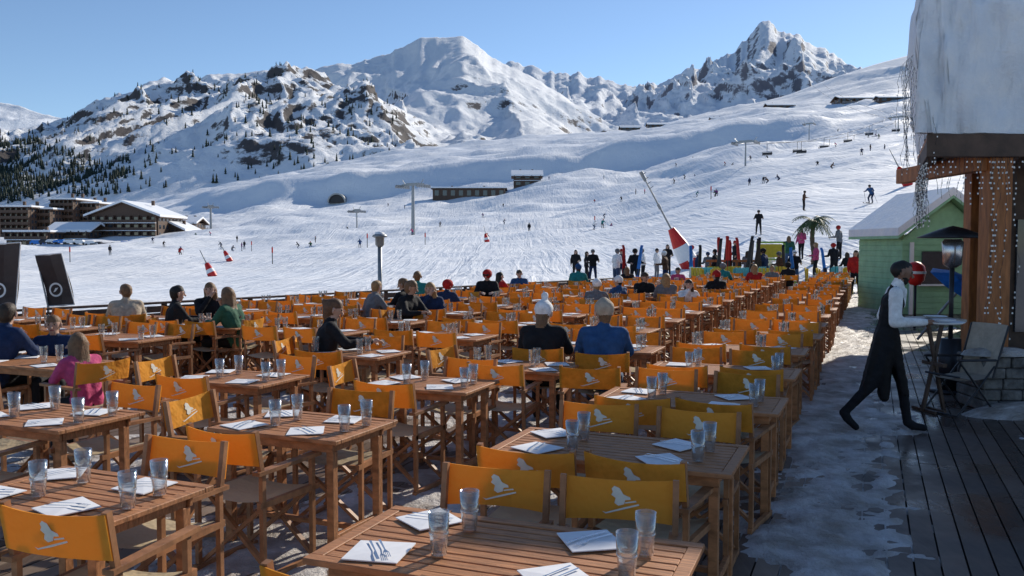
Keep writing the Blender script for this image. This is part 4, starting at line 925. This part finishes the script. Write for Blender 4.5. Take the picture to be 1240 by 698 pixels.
# folding beige chair
b = MB()
for s in (-.24, .24):
    b.cyl((s, -.28, .01), (s*1.0, .26, .62), .012, .012, 8, 0); b.cyl((s, .28, .01), (s, -.24, .55), .012, .012, 8, 0); b.cyl((s, -.22, .42), (s*1.05, -.42, 1.0), .012, .012, 8, 0); b.cyl((s, -.26, .62), (s, .28, .64), .014, .014, 8, 0)
b.cyl((-.24, .26, .45), (.24, .26, .45), .012, .012, 8, 0); b.cyl((-.24, .28, .02), (.24, .28, .02), .01, .01, 8, 0)
vs = []; 
for i in range(9):
    t = i/8
    for x in (-.24, -.08, .08, .24):
        sag = .04*(1-(x/.24)**2)
        if t < .5: y = .26-(.5*t*2); z = .45-.04*math.sin(t*2*3.1)-sag
        else: q = (t-.5)*2; y = -.24-.18*q-sag; z = .43+.58*q
        vs.append((x, y, z))
b.add(vs, [(i*4+k, i*4+k+1, i*4+k+5, i*4+k+4) for i in range(8) for k in range(3)], 1)
b.obj('folding_chair', [M_dark, canvas_mat('beige_canvas', (.55, .47, .38), .25)], (SX(1166, 9.8), 9.8, 0), 1.9)
# green kiosk chalet
em2 = bpy.data.objects.new('green_kiosk', None); COL.objects.link(em2); KY = 24; kx = SX(1092, KY); kx2 = SX(1200, KY); em2.location = (kx, KY, 0)
W_ = kx2-kx; b = MB(); H1 = S(1092, 284, KY).z; H2 = S(1150, 246, KY).z; nb = int(H1/.16)
for k in range(nb): b.box((W_/2, 1.5, .08+k*.16), (W_-.004*(k % 2), 3, .15), 0)
b.box((W_/2, 1.5, H1/2), (W_-.03, 2.96, H1), 0)
b.add([(0, 0, nb*.16), (W_, 0, nb*.16), (W_/2, 0, H2+.1), (0, .1, nb*.16), (W_, .1, nb*.16), (W_/2, .1, H2+.1)], [(0, 1, 2), (5, 4, 3), (0, 2, 5, 3), (1, 4, 5, 2)], 0)
o = b.obj('walls', [M_green], bevel=.006); o.parent = em2
b = MB()
for s in (-1, 1):
    xe = W_/2+s*(W_/2+.25); p = [Vector((xe, -.3, H1-.12)), Vector((W_/2, -.3, H2+.12)), Vector((W_/2, 3.2, H2+.12)), Vector((xe, 3.2, H1-.12))]
    for lo, hi, mi in ((0, .08, 1), (.083, .3, 0)):
        b.add([q+Vector((0, 0, lo)) for q in p]+[q+Vector((0, 0, hi)) for q in p], [(0, 1, 2, 3), (4, 5, 6, 7), (0, 4, 5, 1), (1, 5, 6, 2), (2, 6, 7, 3), (3, 7, 4, 0)], mi)
o = b.obj('roof', [M_rsnow, M_green]); o.parent = em2
b = MB(); b.box((W_*.4, -.03, 1.3), (.9, .05, .9), 0); b.box((W_*.4, -.06, .82), (1.1, .14, .05), 1); b.box((.25, -.04, 1.0), (.1, .06, 2), 1); o = b.obj('window', [M_win, M_white]); o.parent = em2
b = MB(); b.lathe([(0, 1.1), (.12, 1.13), (.19, 1.23), (.22, 1.4), (.19, 1.55), (.1, 1.64), (0, 1.66)], 20, 0); b.cyl((0, 0, 0), (0, 0, 1.12), .03, .03, 8, 1); b.cyl((0, 0, 0), (0, 0, .05), .22, .22, 16, 1); b.lathe([(.222, 1.38), (.223, 1.44)], 20, 2); b.obj('red_ball_lamp', [M_red, M_dark, M_white], (SX(1109, 20), 20, -.12), smooth=True)
b = MB()
for k in range(8):
    a0, a1 = k*math.pi/4, (k+1)*math.pi/4; b.add([(0, 0, 0), (.3*math.cos(a0), .3*math.sin(a0), -.07), (.6*math.cos(a0), .6*math.sin(a0), -.24), (.6*math.cos(a1), .6*math.sin(a1), -.24), (.3*math.cos(a1), .3*math.sin(a1), -.07)], [(0, 1, 4), (1, 2, 3, 4)], 0 if k % 2 else 1)
b.cyl((0, 0, -1.4), (0, 0, .1), .025, .025, 8, 2); o = b.obj('parasol', [M_blue, M_blue, M_grey], (SX(1174, 15), 15, 1.35)); o.rotation_euler = (.4, .5, 0)
b = MB()
for s in (-.8, .8): b.box((s, 0, .22), (.08, .4, .44), 0)
for k in range(4): b.box((0, -.15+k*.1, .455), (1.9, .085, .03), 0)
for k in range(2): b.box((0, .2+k*.02, .62+k*.13), (1.9, .03, .1), 0)
b.obj('wooden_bench', [Mt], (SX(1085, 27), 27, 0), .3)
